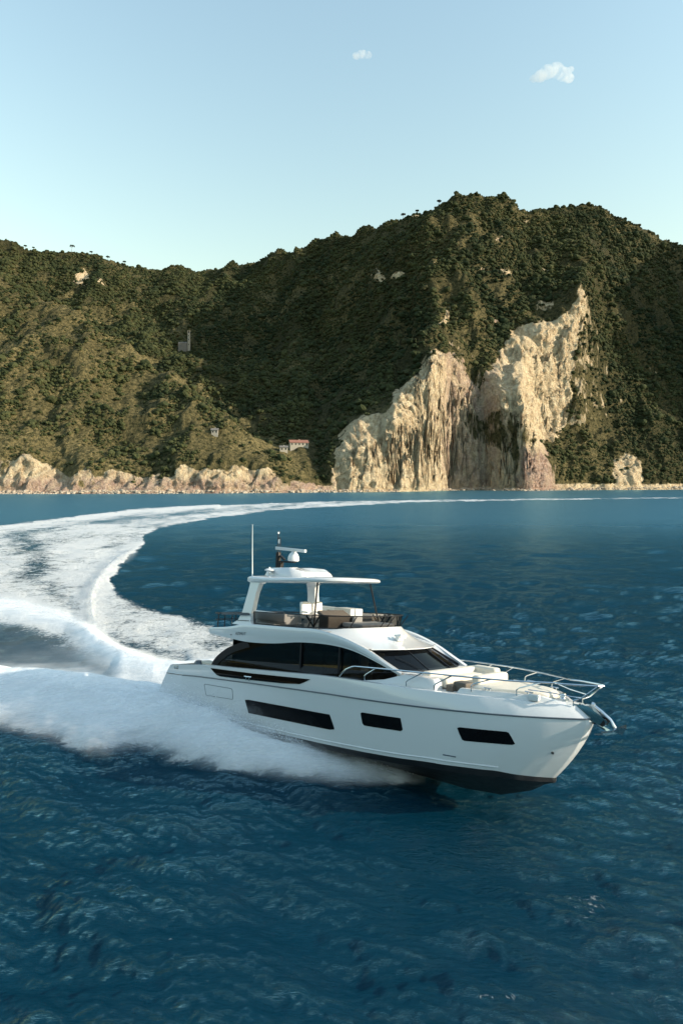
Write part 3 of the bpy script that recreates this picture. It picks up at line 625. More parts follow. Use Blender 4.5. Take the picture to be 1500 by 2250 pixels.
# ------------------------------------------------------------------ mist over the spray
def spray_shell(name, pxs, v, fn, dens):
    PXg, V = np.meshgrid(pxs, v); X, Y, Z, Dn = fn(PXg, V); return gridmesh(name, X, Y, Z, M_SPR, {'dens': Dn * dens})
def shell(px, v, lift):
    lo_, cr_, h_ = np.interp(px, *zip(*LOW)), np.interp(px, *zip(*CRS)), np.interp(px, *zip(*HGT))
    py = lo_ + 14 + (cr_ - lo_ - 26) * v; D = 16200 / (py - 1050); X = (px - 750) / 1500 * D
    b = fbm(X / .9 + lift * 7, D / .9, 4, 131 + int(lift * 100))
    z = h_ * np.sin(np.clip(v, 0, 1) * math.pi / 2) ** .9 * (1 + .09 * b) + lift * (.4 + h_) * (1 + .8 * b)
    d = sstep(0, .25, v) * sstep(1.12, .85, v) * sstep(925, 800, px) * (.75 + .4 * b)
    return X, D, z, np.clip(d, 0, 1)
spray = empty('spray'); bpy.data.objects.remove(spray)
parts = []
pxs = np.arange(-300, 980, 4.); vv = np.linspace(0, 1.12, 60)
allX = [];
for lift, dens in ((.05, .7), (.12, .45), (.22, .3), (.36, .16)):
    PXg, V = np.meshgrid(pxs, vv); X, Y, Z, Dn = shell(PXg, V, lift); allX.append((X, Y, Z, Dn * dens))
def merge_grids(name, gs, m):
    me = bpy.data.meshes.new(name); co = []; q = []; dn = []; n = 0
    for X, Y, Z, D in gs:
        r, c = X.shape; i = np.arange(r * c).reshape(r, c) + n
        if isinstance(D, str): q.append(i.reshape(-1, 4)[:, [0, 1, 3, 2]]); D = np.full(X.shape, 2.0)
        else: q.append(np.stack([i[:-1, :-1], i[:-1, 1:], i[1:, 1:], i[1:, :-1]], -1).reshape(-1, 4))
        co.append(np.stack([X, Y, Z], -1).reshape(-1, 3)); dn.append(D.ravel()); n += r * c
    co = np.concatenate(co); q = np.concatenate(q); dn = np.concatenate(dn)
    me.vertices.add(len(co)); me.vertices.foreach_set('co', co.astype(np.float32).ravel())
    me.loops.add(q.size); me.loops.foreach_set('vertex_index', q.astype(np.int32).ravel())
    me.polygons.add(len(q)); me.polygons.foreach_set('loop_start', np.arange(0, q.size, 4, dtype=np.int32)); me.polygons.foreach_set('use_smooth', np.ones(len(q), bool)); me.update(calc_edges=True)
    at = me.attributes.new('dens', 'FLOAT', 'POINT'); at.data.foreach_set('value', dn.astype(np.float32))
    o = bpy.data.objects.new(name, me); COL.objects.link(o); me.materials.append(m); return o
# fine droplets torn off the edge of the spray
def drops(n, p0, p1, v0, v1, l0, l1, seed):
    r_ = np.random.default_rng(seed); px = r_.uniform(p0, p1, n); v = r_.normal((v0 + v1) / 2, (v1 - v0) / 2.5, n)
    lo_, cr_, h_ = np.interp(px, *zip(*LOW)), np.interp(px, *zip(*CRS)), np.interp(px, *zip(*HGT)); py = lo_ + 12 + (cr_ - lo_ - 22) * v; D = 16200 / (py - 1050)
    z = h_ * np.sin(np.clip(v, 0, 1) * 1.57) + l0 + (l1 - l0) * r_.random(n) ** 2.2 * (.3 + h_); X = (px - 750) / 1500 * D; sz_ = r_.uniform(.006, .022, n)
    o = np.array([[[0, 0, 1], [0, 0, 1]], [[-1, 0, -.4], [1, 0, -.4]]], float)      # a tiny quad with its top edge pinched
    G = []
    q4 = np.array([[-1, 0, 0], [0, 0, -1], [0, 0, 1], [1, 0, 0]], float)
    P = np.stack([X, D, np.maximum(z, .02)], -1)[:, None] + q4[None] * sz_[:, None, None]
    return P.reshape(n, 2, 2, 3)
def drop_mesh():
    P = drops(2600, 300, 930, .85, 1.1, 0, .35, 1)
    return P
DP = drop_mesh()
for k in range(0, 1): allX.append((DP[:, :, :, 0].reshape(-1, 2), DP[:, :, :, 1].reshape(-1, 2), DP[:, :, :, 2].reshape(-1, 2), 'quads'))
# plume arcing away behind the stern
def plume(line, w, h, lift, dens, seed):
    P = smoothpts([(a, b, 0) for a, b in line], 14); L = np.array([(p.x, p.y) for p in P]); tl = np.gradient(L, axis=0); tl /= np.linalg.norm(tl, axis=1)[:, None]; nn = np.stack([-tl[:, 1], tl[:, 0]], 1)
    u = np.linspace(-1, 1, 26); PXg = L[:, 0][:, None] + nn[:, 0][:, None] * u[None] * w; PYg = L[:, 1][:, None] + nn[:, 1][:, None] * u[None] * w
    D = 16200 / (PYg - 1050); X = (PXg - 750) / 1500 * D; b = fbm(X / 1.3, D / 1.3, 4, seed); s = np.linspace(0, 1, len(P))[:, None]
    Z = (h * np.exp(-(u[None] / .5) ** 2) + lift) * (1 + .35 * b); return X, D, Z, np.clip(np.exp(-(u[None] / .55) ** 2) * sstep(0, .15, s) * sstep(1, .85, s) * dens * (.8 + .5 * b), 0, 1)
for lf in (.05, .2):
    allX.append(plume([(-150, 1316), (-20, 1330), (90, 1350), (170, 1378), (235, 1425), (300, 1455), (380, 1472)], 20, .35, lf, .45, 140 + int(lf * 100)))
    allX.append(plume([(-150, 1470), (0, 1494), (120, 1512), (240, 1524), (340, 1532), (400, 1537)], 18, .3, lf, .5, 150 + int(lf * 100)))
    allX.append(plume([(305, 1208), (262, 1235), (228, 1268), (206, 1305), (200, 1345), (208, 1390)], 15, .5, lf, .45, 160 + int(lf * 100)))
spray = merge_grids('spray', allX, M_SPR)
tag(spray, 'white mist of spray thrown up beside and behind the speeding yacht', 'spray', kind='stuff')

# ------------------------------------------------------------------ clouds
def cloud(puffs, px, py, D, s, label):
    t = NT('cloud_vapour'); nz = t.noise(1.6 / s, 7, .68, t.pos(), .6); 
    g = t.n('ShaderNodeTexCoord').outputs['Object']
    vol = t.n('ShaderNodeVolumePrincipled', {'Color': (1, 1, 1, 1), 'Density': t.math('MULTIPLY', t.rng(nz, .40, .80), .020), 'Anisotropy': .2}); t.t.links.new(vol.outputs[0], t.out.inputs['Volume'])
    bm = bmesh.new()
    for (x, y, z, r) in puffs:
        mt = Matrix.Translation((x * s, y * s, z * s)) @ Matrix.Diagonal((r * s, r * s, r * s * .8, 1)); bmesh.ops.create_icosphere(bm, subdivisions=3, radius=1, matrix=mt)
    me = bpy.data.meshes.new('cloud'); bm.to_mesh(me); bm.free(); me.materials.append(t.m)
    o = bpy.data.objects.new('cloud', me); COL.objects.link(o); o.location = ((px - 750) / 1500 * D, D, zc(py, D)); tag(o, label, 'cloud', 'small clouds in the clear sky')
    rm_ = o.modifiers.new('merge', 'REMESH'); rm_.mode = 'VOXEL'; rm_.voxel_size = s * .05
cloud([(-.5, 0, -.1, .3), (-.2, 0, .08, .36), (.15, 0, .15, .38), (.5, .05, 0, .34), (.72, 0, -.2, .24), (.8, 0, .18, .16), (-.78, 0, -.2, .2)], 1212, 162, 5000, 170, 'brighter larger puff of white cloud high at the right')
cloud([(-.4, 0, -.05, .3), (0, 0, .06, .36), (.42, 0, 0, .3)], 795, 121, 6000, 125, 'faint smaller wisp of cloud near the top middle of the sky')

# ------------------------------------------------------------------ THE YACHT  (local axes: x forward, y port, z up)
BM = Matrix(((0.72257, 0.68939, 0.05139), (-0.68922, 0.71262, 0.13098), (0.05368, -0.13006, 0.99005)))
yacht = empty('motor_yacht'); yacht.matrix_world = Matrix.Translation((-6.98, 34.189, -11.092 + CAMH)) @ BM.to_4x4()
tag(yacht, 'white flybridge motor yacht with black hull windows, heeling at speed across the bay', 'yacht')
Y = yacht
STEM = [(-.45, 0), (-.25, 16.95), (.15, 18.03), (.66, 18.80), (1.06, 19.2), (1.48, 19.55), (1.82, 19.72), (2.21, 19.88), (2.72, 20.02)]
zB = [(-.5, .30), (5.6, .24), (8.4, .36), (11.2, .51), (14.2, .69), (15.4, .78), (17.5, .86), (18.85, .74)]
hB = [(-.5, 2.36), (6, 2.5), (11, 2.5), (13, 2.44), (14.5, 2.28), (16, 1.98), (17.2, 1.52), (18, 1.05), (18.45, .60), (18.65, .34), (18.81, .13), (18.85, 0)]
zR = [(0, 1.5), (1.82, 1.62), (3.2, 1.76), (7, 2.04), (9.5, 2.2), (11.3, 2.31), (13.3, 2.4), (15.9, 2.52), (18, 2.62), (20.02, 2.72)]
hR = [(0, 2.52), (2, 2.6), (6, 2.7), (11, 2.7), (12.5, 2.66), (14, 2.54), (15.2, 2.36), (16.4, 2.1), (17.4, 1.78), (18.3, 1.4), (19, 1.0), (19.5, .66), (19.75, .48), (19.96, .30), (20.02, 0)]
zC = [(.8, 1.96), (3.8, 2.35), (5.3, 2.45), (8.3, 2.69), (10.6, 2.88), (12.3, 2.96), (13.7, 3.0), (14.9, 3.02), (16.4, 3.05), (18.1, 3.08), (19.4, 3.05), (19.65, 3.04)]
def lvl(v, t):
    """v 0 boot line .. 1 rub rail; t along the length"""
    zb_, zr_ = interp(18.85, zB), 2.72; xs = 18.85 + (20.02 - 18.85) * (1 - (1 - v) ** 1.55); x0 = -.43 + v * .98
    x = x0 + (xs - x0) * t; xn0 = x / xs * 18.85; xn1 = x / xs * 20.02
    z = (1 - v) * interp(xn0, zB) + v * interp(xn1, zR); yb, yr = interp(xn0, hB), interp(xn1, hR)
    g = v ** .8; y = (1 - g) * yb + g * yr; return x, y, z
TS = np.concatenate([np.linspace(0, .8, 33)[:-1], np.linspace(.8, .96, 20)[:-1], 1 - .04 * (1 - np.linspace(0, 1, 22)) ** 2])
def hull_y(x, z):
    v = .5
    for _ in range(12):
        xs = 18.85 + 1.17 * (1 - (1 - v) ** 1.55); a = interp(x / xs * 18.85, zB); b = interp(x / xs * 20.02, zR); v = min(1, max(0, (z - a) / (b - a)))
    x0 = -.43 + v * .98; return lvl(v, (x - x0) / (xs - x0))[1]
VS = [0, .03, .1, .2, .32, .45, .6, .75, .88, .96, 1]
m = MB()
for s in (-1, 1): m.grid([[(lambda p: (p[0], s * p[1], p[2]))(lvl(v, t)) for t in TS] for v in VS])
m.add([(lambda p: (p[0], s * p[1], p[2]))(lvl(v, 0)) for s, vr in ((1, VS), (-1, VS[::-1])) for v in vr], [tuple(range(2 * len(VS)))])   # transom
hull = m.build('hull', M_GEL, Y, 22)
# bulwark band above the rub rail
def crease(t):
    x = .8 + (19.65 - .8) * t; y = interp(x / 19.65 * 20.02, hR) - .06; return x, max(y, 0), interp(x, zC)
m = MB()
for s in (-1, 1):
    rows = []
    for k, f_ in enumerate((0, .08, .5, .92, 1.0)):
        row = []
        for t in TS:
            a = lvl(1, t); c = crease(t); g = f_
            row.append((a[0] + (c[0] - a[0]) * g, s * (a[1] - .015 + (c[1] - a[1] + .015) * g + .02 * math.sin(g * 3.14)), a[2] + .03 + (c[2] - a[2] - .03) * g))
        rows.append(row)
    rows.append([(crease(t)[0], s * max(crease(t)[1] - .12, 0), crease(t)[2] + .015) for t in TS])
    rows.append([(crease(t)[0], s * max(crease(t)[1] - .17, 0), crease(t)[2] - .22) for t in TS])
    m.grid(rows)
a0, c0 = lvl(1, 0), crease(0)
m.add([(a0[0], -a0[1], a0[2]), (a0[0], a0[1], a0[2]), (c0[0], c0[1], c0[2]), (c0[0], -c0[1], c0[2])], [(0, 1, 2, 3)])
m.build('bulwark', M_GEL, Y, 30)
m = MB()
for s in (-1, 1): m.tube([(lambda p: (p[0], s * (p[1] + .012), p[2] + .015))(lvl(1, t)) for t in TS if lvl(1, t)[0] > 1.6], .026, 6)
m.build('rub_rail', M_GREY, Y)
m = MB()
for s in (-1, 1):
    m.grid([[(lambda p: (p[0] if k else p[0], s * y_, z_))((x,)) for x, y_, z_ in row] for k, row in enumerate([
        [(lambda p: (p[0], p[1] + .004, p[2]))(lvl(0, t)) for t in TS],
        [(lambda p: (p[0] - .0, p[1] * .94, p[2] - .12 - .1 * math.sin(min(1, (1 - t) * 8) * 1.57)))(lvl(0, t)) for t in TS],
        [(lambda p, zk: (p[0], p[1] * .5, .5 * (zk + p[2] - .25)))(lvl(0, t), float(np.interp(lvl(0, t)[0], [q[1] for q in STEM], [q[0] for q in STEM])) if lvl(0, t)[0] > 0 else -.45) for t in TS],
        [(lambda p, zk: (p[0], 0, min(zk, p[2])))(lvl(0, t), float(np.interp(lvl(0, t)[0], [0, 12, 15.5] + [q[1] for q in STEM[1:]], [-.45, -.45, -.4] + [q[0] for q in STEM[1:]]))) for t in TS]])])
m.build('hull_bottom', M_BOT, Y, 30)
# spray rail knuckle along the lower topsides
m = MB()
for s in (-1, 1): m.tube([(x, s * (hull_y(x, interp(x, zB) + .13) + .0), interp(x, zB) + .13) for x in np.linspace(.5, 17.6, 60)], .03, 6)
m.build('spray_rail', M_GEL, Y)
def hullpanel(name, pts, mat, off=.012, thick=.03, r=.07, parent=Y, yf=hull_y, smooth=False):
    out = []
    for s in (-1, 1):
        pl = roundpoly([(p[0], p[1]) for p in pts], r)
        # subdivide long edges so the panel follows the hull, then fill as a strip
        x0, x1 = min(p[0] for p in pl), max(p[0] for p in pl); n = 25; xs = np.linspace(x0 + .002, x1 - .002, n); up, dn = [], []
        for x in xs:
            zz = []
            for a, b in zip(pl, pl[1:] + pl[:1]):
                if (a[0] - x) * (b[0] - x) <= 0 and abs(a[0] - b[0]) > 1e-9: zz.append(a[1] + (b[1] - a[1]) * (x - a[0]) / (b[0] - a[0]))
            up.append(max(zz)); dn.append(min(zz))
        m = MB(); rows = []
        for f_ in (0, .25, .5, .75, 1): rows.append([(x, s * (yf(x, d + (u - d) * f_) + off), d + (u - d) * f_) for x, u, d in zip(xs, up, dn)])
        m.grid(rows); m.grid([rows[0], [(x, s * (abs(y) - thick), z) for x, y, z in rows[0]]]); m.grid([rows[-1], [(x, s * (abs(y) - thick), z) for x, y, z in rows[-1]]])
        for e in (0, -1):
            c_ = [r_[e] for r_ in rows]; m.grid([c_, [(x, s * (abs(y) - thick), z) for x, y, z in c_]])
        out.append(m.build(name, mat, parent, 30))
    return out
hullpanel('hull_window', [(6.62, 1.36), (11.62, 1.62), (11.68, 1.09), (6.80, .84)], M_GLS)
hullpanel('hull_window', [(12.90, 1.95), (14.58, 2.03), (14.62, 1.61), (13.00, 1.52)], M_GLS)
hullpanel('hull_window', [(16.50, 2.07), (18.03, 2.14), (18.18, 1.76), (16.66, 1.67)], M_GLS)
# hatch outline in the quarter
for s in (-1, 1):
    pl = roundpoly([(3.72, 1.52), (5.78, 1.64), (5.83, 1.21), (3.86, 1.06)], .08); m = MB()
    P = [(x, s * (hull_y(x, z) + .002), z) for x, z in pl]; m.tube(P + P[:1], .011, 5, False); m.build('side_hatch', M_GREY, Y)
    m = MB(); m.tube([(16.0, s * (hull_y(16.0, 1.12) + .004), 1.12), (16.42, s * (hull_y(16.42, 1.14) + .004), 1.12)], .02, 5); m.build('drain_slot', M_GREY, Y)
    m = MB(); m.tube([(19.05, s * (hull_y(19.05, 1.62)), 1.62), (19.08, s * (hull_y(19.05, 1.62) + .03), 1.62)], .04, 8); m.build('mooring_eye', M_BLK, Y)
def bulw_y(x, z):
    a = interp(x, hR); c = interp(x / 19.65 * 20.02, hR) - .06; g = min(1, max(0, (z - interp(x, zR)) / (interp(x, zC) - interp(x, zR)))); return a + (c - a) * g + .02 * math.sin(g * 3.14)
wp = hullpanel('bulwark_opening', [(4.1, 2.26), (7, 2.44), (10.42, 2.70), (9.95, 2.46), (8.9, 2.33), (6.8, 2.16), (4.9, 2.02), (4.6, 2.05)], M_GLS, .012, .03, .03, yf=bulw_y)
for s in (-1, 1):
    m = MB()
    for x in (6.72, 6.92): m.tube([(x, s * (bulw_y(x, 2.2) + .03), 2.13), (x, s * (bulw_y(x, 2.2) + .03), 2.27)], .022, 6)
    m.tube([(6.60, s * (bulw_y(6.6, 2.2) + .03), 2.27), (7.05, s * (bulw_y(7, 2.2) + .03), 2.30)], .022, 6); m.build('mooring_cleat', M_STL, Y)
    # stainless fairlead on the quarter
    m = MB(); m.tube([(1.25, s * 2.56, 1.86), (1.25, s * 2.58, 1.96), (1.55, s * 2.59, 1.99), (1.55, s * 2.58, 1.88), (1.25, s * 2.56, 1.86)], .025, 6); m.tube([(1.4, s * 2.56, 1.86), (1.4, s * 2.6, 1.98)], .03, 6); m.build('fairlead', M_STL, Y)
# decks
def deckloft(name, xs, ins_, zf, mat, camber=.06):
    m = MB(); rows = []
    for x in xs:
        hw = max(.0, interp(x / 19.65 * 20.02, hR) - ins_); z = zf(x); rows.append([(x, hw * u, z + camber * (1 - u * u)) for u in np.linspace(-1, 1, 9)])
    m.grid(rows); return m.build(name, mat, Y, 30)
deckloft('aft_deck', np.linspace(.75, 5.5, 12), .2, lambda x: 1.55, M_TEAK, 0)
deckloft('side_deck', np.linspace(4.6, 14.5, 20), .2, lambda x: interp(x, zC) - .22, M_GEL2, 0)
deckloft('foredeck', np.concatenate([np.linspace(14.3, 19, 24), np.linspace(19.05, 19.6, 10)]), .14, lambda x: interp(x, zC) - .04, M_GEL2, .10)
MB().box((-.75, 0, .42), (1.0, 4.6, .12), .04).build('swim_platform', M_TEAK, Y)
# toe moulding around the bow
m = MB()
for s in (-1, 1):
    rows = [[], [], [], []]
    for x in np.linspace(16.3, 19.35, 30):
        hw = interp(x / 19.65 * 20.02, hR); z = interp(x, zC); e = min(1, (x - 16.3) / .05) * min(1, (19.35 - x) / .7); h_ = .17 * e
        for r_, (dy, dz) in zip(rows, ((.17, -.02), (.24, h_), (.38, h_ + .01), (.42, -.02))): r_.append((x, s * max(0, hw - dy), z + dz))
    m.grid(rows); m.add([r_[0] for r_ in rows], [(0, 1, 2, 3)])
m.build('toe_rail', M_GEL, Y, 30)

# saloon, side glass and windscreen
GL = [(3.89, 2.34), (4.12, 2.66), (4.73, 3.07), (5.35, 3.33), (6.1, 3.56), (7.7, 3.72), (9.4, 3.93), (10.8, 4.0), (12.03, 3.92), (13.1, 3.66), (13.95, 3.38), (13.45, 3.04), (11.94, 2.86), (10.17, 2.83), (7.81, 2.62)]
def gy(z, x=0): return 2.33 - .10 * (z - 2.3) - max(0, x - 11) * .085
for s in (-1, 1):
    m = MB(); P = [(p.x, p.y) for p in smoothpts([(a, b, 0) for a, b in GL[:11]], 3)] + GL[11:]
    m.prism(P, lambda p: (p[0], s * gy(p[1], p[0]), p[1]), lambda p: (p[0], s * (gy(p[1], p[0]) - .02), p[1])); m.build('saloon_window', M_TINT, Y, False)
    # dark arch frame on the aft edge of the glass
    m = MB(); C = smoothpts([(3.80, 2.34, 0), (4.05, 2.68, 0), (4.66, 3.10, 0), (5.28, 3.36, 0), (6.0, 3.58, 0)], 5)
    m.grid([[(p.x + dx, s * (gy(p.y) + dy), p.y - dx * .9) for p in C] for dx, dy in ((-.02, -.1), (-.02, .03), (.22, .03), (.22, -.1))]); m.build('window_frame', M_BLK, Y, 30)
    for x, za, zb2 in ((9.3, 2.75, 3.9), (11.35, 2.85, 3.97)): MB().box((x, s * (gy(3.3, x) - .05), (za + zb2) / 2), (.07, .05, zb2 - za)).build('window_mullion', M_BLK, Y)
    # white sill under the glass
    m = MB(); xs = np.linspace(4.0, 14.3, 40)
    m.grid([[(x, s * (gy(2.4, x) + dy), z_(x)) for x in xs] for dy, z_ in ((.03, lambda x: interp(x, [(3.8, 2.33), (7.8, 2.62), (10.2, 2.83), (11.9, 2.86), (13.45, 3.04), (14.3, 3.36)])), (.04, lambda x: interp(x, zC) - .25))]); m.build('cabin_side', M_GEL, Y, 30)
# interior seen through the tinted glass
MB().box((9.1, 0, 2.35), (9.6, 4.3, .1)).build('saloon_floor', M_INT, Y)
MB().box((5.05, 0, 2.75), (.08, 4.4, 1.8)).build('aft_bulkhead', M_GLS, Y)
MB().box((9.0, .2, 2.9), (.12, 1.6, 1.0)).build('galley_partition', M_INT, Y)
m = MB(); m.box((6.6, 1.55, 2.68), (2.4, .8, .5), .08); m.box((6.6, 1.95, 3.0), (2.4, .25, .6), .08); m.build('saloon_sofa', M_OLV, Y)
m = MB(); m.box((9.9, -.9, 2.95), (.5, .55, .9), .08); m.box((10.5, -.9, 3.15), (.25, .5, .9), .08); m.build('saloon_chair', M_OLV, Y)
for yy_ in (-1.2, -.3):
    m = MB(); m.box((12.0, yy_, 3.0), (.5, .5, .2), .06); m.box((11.72, yy_, 3.3), (.14, .48, .75), .05); m.tube([(12, yy_, 2.4), (12, yy_, 2.95)], .06); m.build('helm_seat', M_WHU if yy_ < -1 else M_OLV, Y)
m = MB(); m.box((13.3, -.2, 3.0), (1.1, 3.4, .55), .08); m.build('dashboard', M_BLK, Y)
# windscreen surface: three panes between slim pillars
WT = lambda u: (13.28 - .72 * abs(u) ** 2, 1.72 * u, 4.02 - .07 * u * u)
WB = lambda u: (14.45 - .62 * abs(u) ** 2, 1.98 * u, 3.41 - .02 * u * u)
def wsp(u, v): 
    a, b = WT(u), WB(u); return tuple(a[k] + (b[k] - a[k]) * v for k in range(3))
for u0, u1 in ((-1, -.34), (-.32, .32), (.34, 1)):
    MB().grid([[wsp(u, v) for u in np.linspace(u0, u1, 9)] for v in np.linspace(0, 1, 5)]).build('windscreen_pane', M_TINT, Y, 60)
m = MB()
for u in (-.33, .33): m.tube([wsp(u, 0), wsp(u, 1)], .03, 6)
m.tube([wsp(u, 0) for u in np.linspace(-1, 1, 21)], .035, 6); m.tube([wsp(u, 1) for u in np.linspace(-1, 1, 21)], .03, 6)
m.tube([wsp(.97, 0), wsp(.97, 1)], .05, 6)
m.build('windscreen_frame', M_BLK, Y)
for u, d in ((-.5, -.25), (.55, .25)): MB().tube([tuple(np.array(wsp(u, .97)) + (.03, 0, .03)), tuple(np.array(wsp(u + d, .35)) + (.03, 0, .04))], .014, 5).build('wiper', M_BLK, Y)
# flybridge side panels sweeping down into the forward pillars
TOPC = [(2.91, 3.76), (3.07, 3.88), (4.68, 4.07), (5.77, 4.28), (6.47, 4.34), (9.06, 4.45), (10.2, 4.50), (11.0, 4.42), (11.7, 4.30), (12.71, 4.02), (13.5, 3.70), (14.25, 3.40)]
BOTC = [(2.91, 3.72), (3.21, 3.63), (4.9, 3.60), (6.16, 3.58), (7.76, 3.70), (9.36, 3.92), (10.86, 3.99), (12.03, 3.90), (13.14, 3.62), (13.98, 3.34), (14.25, 3.30)]
def fy(x): return float(np.interp(x, [2.9, 3.3, 4.5, 10, 12, 14.3], [2.05, 2.25, 2.36, 2.33, 2.22, 2.03]))
tc = smoothpts([(a, 0, b) for a, b in TOPC], 5); bc_ = smoothpts([(a, 0, b) for a, b in BOTC], 5)
xs = np.unique(np.concatenate([np.linspace(2.92, 3.4, 6), np.linspace(3.4, 14.2, 60)])); ztop = np.interp(xs, [p.x for p in tc], [p.z for p in tc]); zbot = np.interp(xs, [p.x for p in bc_], [p.z for p in bc_])
fly = MB()
for s in (-1, 1):
    fly.grid([[(x, s * (fy(x) - .03), a) for x, a, b in zip(xs, ztop, zbot)], [(x, s * fy(x), a - .04 * min(1, (a - b) / .15)) for x, a, b in zip(xs, ztop, zbot)], [(x, s * (fy(x) + .015), a * .72 + b * .28) for x, a, b in zip(xs, ztop, zbot)], [(x, s * (fy(x) + .0), a * .3 + b * .7) for x, a, b in zip(xs, ztop, zbot)],
              [(x, s * (fy(x) - .05), b * .86 + a * .14) for x, a, b in zip(xs, ztop, zbot)], [(x, s * (fy(x) - .05), b) for x, a, b in zip(xs, ztop, zbot)], [(x, s * (fy(x) - .16), b) for x, a, b in zip(xs, ztop, zbot)], [(x, s * (fy(x) - .16), a - .03) for x, a, b in zip(xs, ztop, zbot)], [(x, s * (fy(x) - .03), a) for x, a, b in zip(xs, ztop, zbot)]])
k_ = [i for i, x in enumerate(xs) if x < 10.9]
fly.grid([[(xs[i], u * (fy(xs[i]) - .03), ztop[i] - .002 + .03 * (1 - abs(u))) for u in np.linspace(-1, 1, 7)] for i in k_])
k2 = [i for i, x in enumerate(xs) if x < 12.4]
fly.grid([[(xs[i], u * (fy(xs[i]) - .1), zbot[i] + .015) for u in np.linspace(-1, 1, 5)] for i in k2])
fly.add([(2.92, -2.02, 3.76), (2.92, 2.02, 3.76), (2.92, 2.02, 3.72), (2.92, -2.02, 3.72)], [(0, 1, 2, 3)])
fly.build('flybridge_body', M_GEL, Y, 40)
# brow from the flybridge screen down to the windscreen
def br(u, v):
    au = abs(u)
    a = Vector((11.68 - 1.5 * au ** 3.2, 2.12 * math.copysign(au ** .8, u), 4.66 - .16 * au ** 3))
    c = Vector((13.46 - .80 * au ** 2.2, 1.90 * u, 4.06 - .04 * au ** 3)); b = Vector((12.35 - 1.15 * au ** 2.4, 2.06 * u, 4.22 + .02 * au ** 2))
    return tuple(a * (1 - v) ** 2 + b * 2 * v * (1 - v) + c * v * v)
US = np.linspace(-1, 1, 33)
m = MB(); m.grid([[br(u, v) for u in US] for v in np.linspace(0, 1, 12)])
m.grid([[br(u, 1) for u in US], [(br(u, 1)[0] + .015, br(u, 1)[1], br(u, 1)[2] - .025) for u in US], [(br(u, 1)[0] - .12, br(u, 1)[1] * .97, br(u, 1)[2] - .06) for u in US]])
for s in (-1, 1):   # close the gap between brow edge and side pillar
    A = [br(s, v) for v in np.linspace(0, 1, 12)]; m.grid([A, [(p[0], s * (fy(p[0]) - .05), float(np.interp(p[0], xs, ztop)) - .01) for p in A]])
    F = np.linspace(0, 1, 10); m.grid([[wsp(s * 1.0, f_) for f_ in F], [(12.66 + (14.2 - 12.66) * f_, s * (fy(12.66 + 1.54 * f_) - .04), float(np.interp(12.66 + 1.54 * f_, xs, ztop)) - .005) for f_ in F]])
m.build('brow', M_GEL, Y, 50)
# name on the flybridge side, as tiny lettering
for s in (-1, 1):
    cu = bpy.data.curves.new('name', 'FONT'); cu.body = 'AZIMUT'; cu.size = .17; cu.extrude = .003; cu.shear = .3; cu.space_character = 1.15
    tmp = bpy.data.objects.new('tmp', cu); COL.objects.link(tmp); bpy.context.view_layer.update()
    me = bpy.data.meshes.new_from_object(tmp.evaluated_get(bpy.context.evaluated_depsgraph_get())); COL.objects.unlink(tmp); bpy.data.objects.remove(tmp)
    o = bpy.data.objects.new('lettering', me); COL.objects.link(o); me.materials.clear(); me.materials.append(M_GREY); o.parent = Y
    o.matrix_local = Matrix.Translation((5.35 if s < 0 else 6.2, s * 2.372, 3.80)) @ (Matrix.Rotation(R(-4), 4, 'Y') if s < 0 else Matrix.Rotation(R(-4), 4, 'Y') @ Matrix.Rotation(R(180), 4, 'Z')) @ Matrix.Rotation(R(90), 4, 'X')
    MB().lathe([(0, .02), (.035, .018), (.04, 0)], (5.07, s * 2.37, 3.76), 10).build('navigation_light', M_BLK, Y)
# horn on the brow
m = MB(); hx, hz = 12.62, 4.30
for dy in (-.1, .1): m.tube([(hx - .15, -.25 + dy, hz + .14), (hx + .05, -.25 + dy, hz + .14), (hx + .2, -.25 + dy, hz + .14)], [.035, .045, .085], 10)
m.box((hx, -.25, hz + .03), (.14, .3, .16), .02); m.build('horn', M_WHU, Y)
# flybridge smoked windscreen
def scr(u):   # plan curve, u -1..1 starboard to port
    pts = [(6.35, -2.2), (8, -2.19), (9.3, -2.16), (10.2, -2.06), (10.85, -1.82), (11.3, -1.4), (11.52, -.8), (11.6, 0)]; full = pts + [(x, -y) for x, y in pts[-2::-1]]
    return full
pl = smoothpts([(x, y, 0) for x, y in scr(0)], 4)
def sz(x): return float(np.interp(x, [6.3, 9, 10.6, 11.7], [4.36, 4.47, 4.56, 4.64]))
def outw(p, d): k_ = max(0, (p.x - 9.5) / 2.6); return (p.x + d * k_, p.y + (math.copysign(d * .35, p.y) if abs(p.y) > .3 else 0), 0)
B_ = [(p.x, p.y, sz(p.x) + .0) for p in pl]; T_ = [(outw(p, .14)[0], outw(p, .14)[1], sz(p.x) + .49 - .02 * max(0, p.x - 10)) for p in pl]
MB().grid([B_, T_]).build('flybridge_screen', M_SCREEN, Y, 60)
m = MB(); m.tube(T_, .022, 6); m.tube(B_, .026, 6); m.tube([B_[0], T_[0]], .022, 6); m.tube([B_[-1], T_[-1]], .022, 6)
for i in (9, 19, 27):
    for s in (1, -1):
        q = i if s > 0 else len(B_) - 1 - i
        m.tube([B_[q], (T_[q][0] + .28, T_[q][1] * .99, T_[q][2])], .02, 6)
m.build('screen_frame', M_BLK, Y)
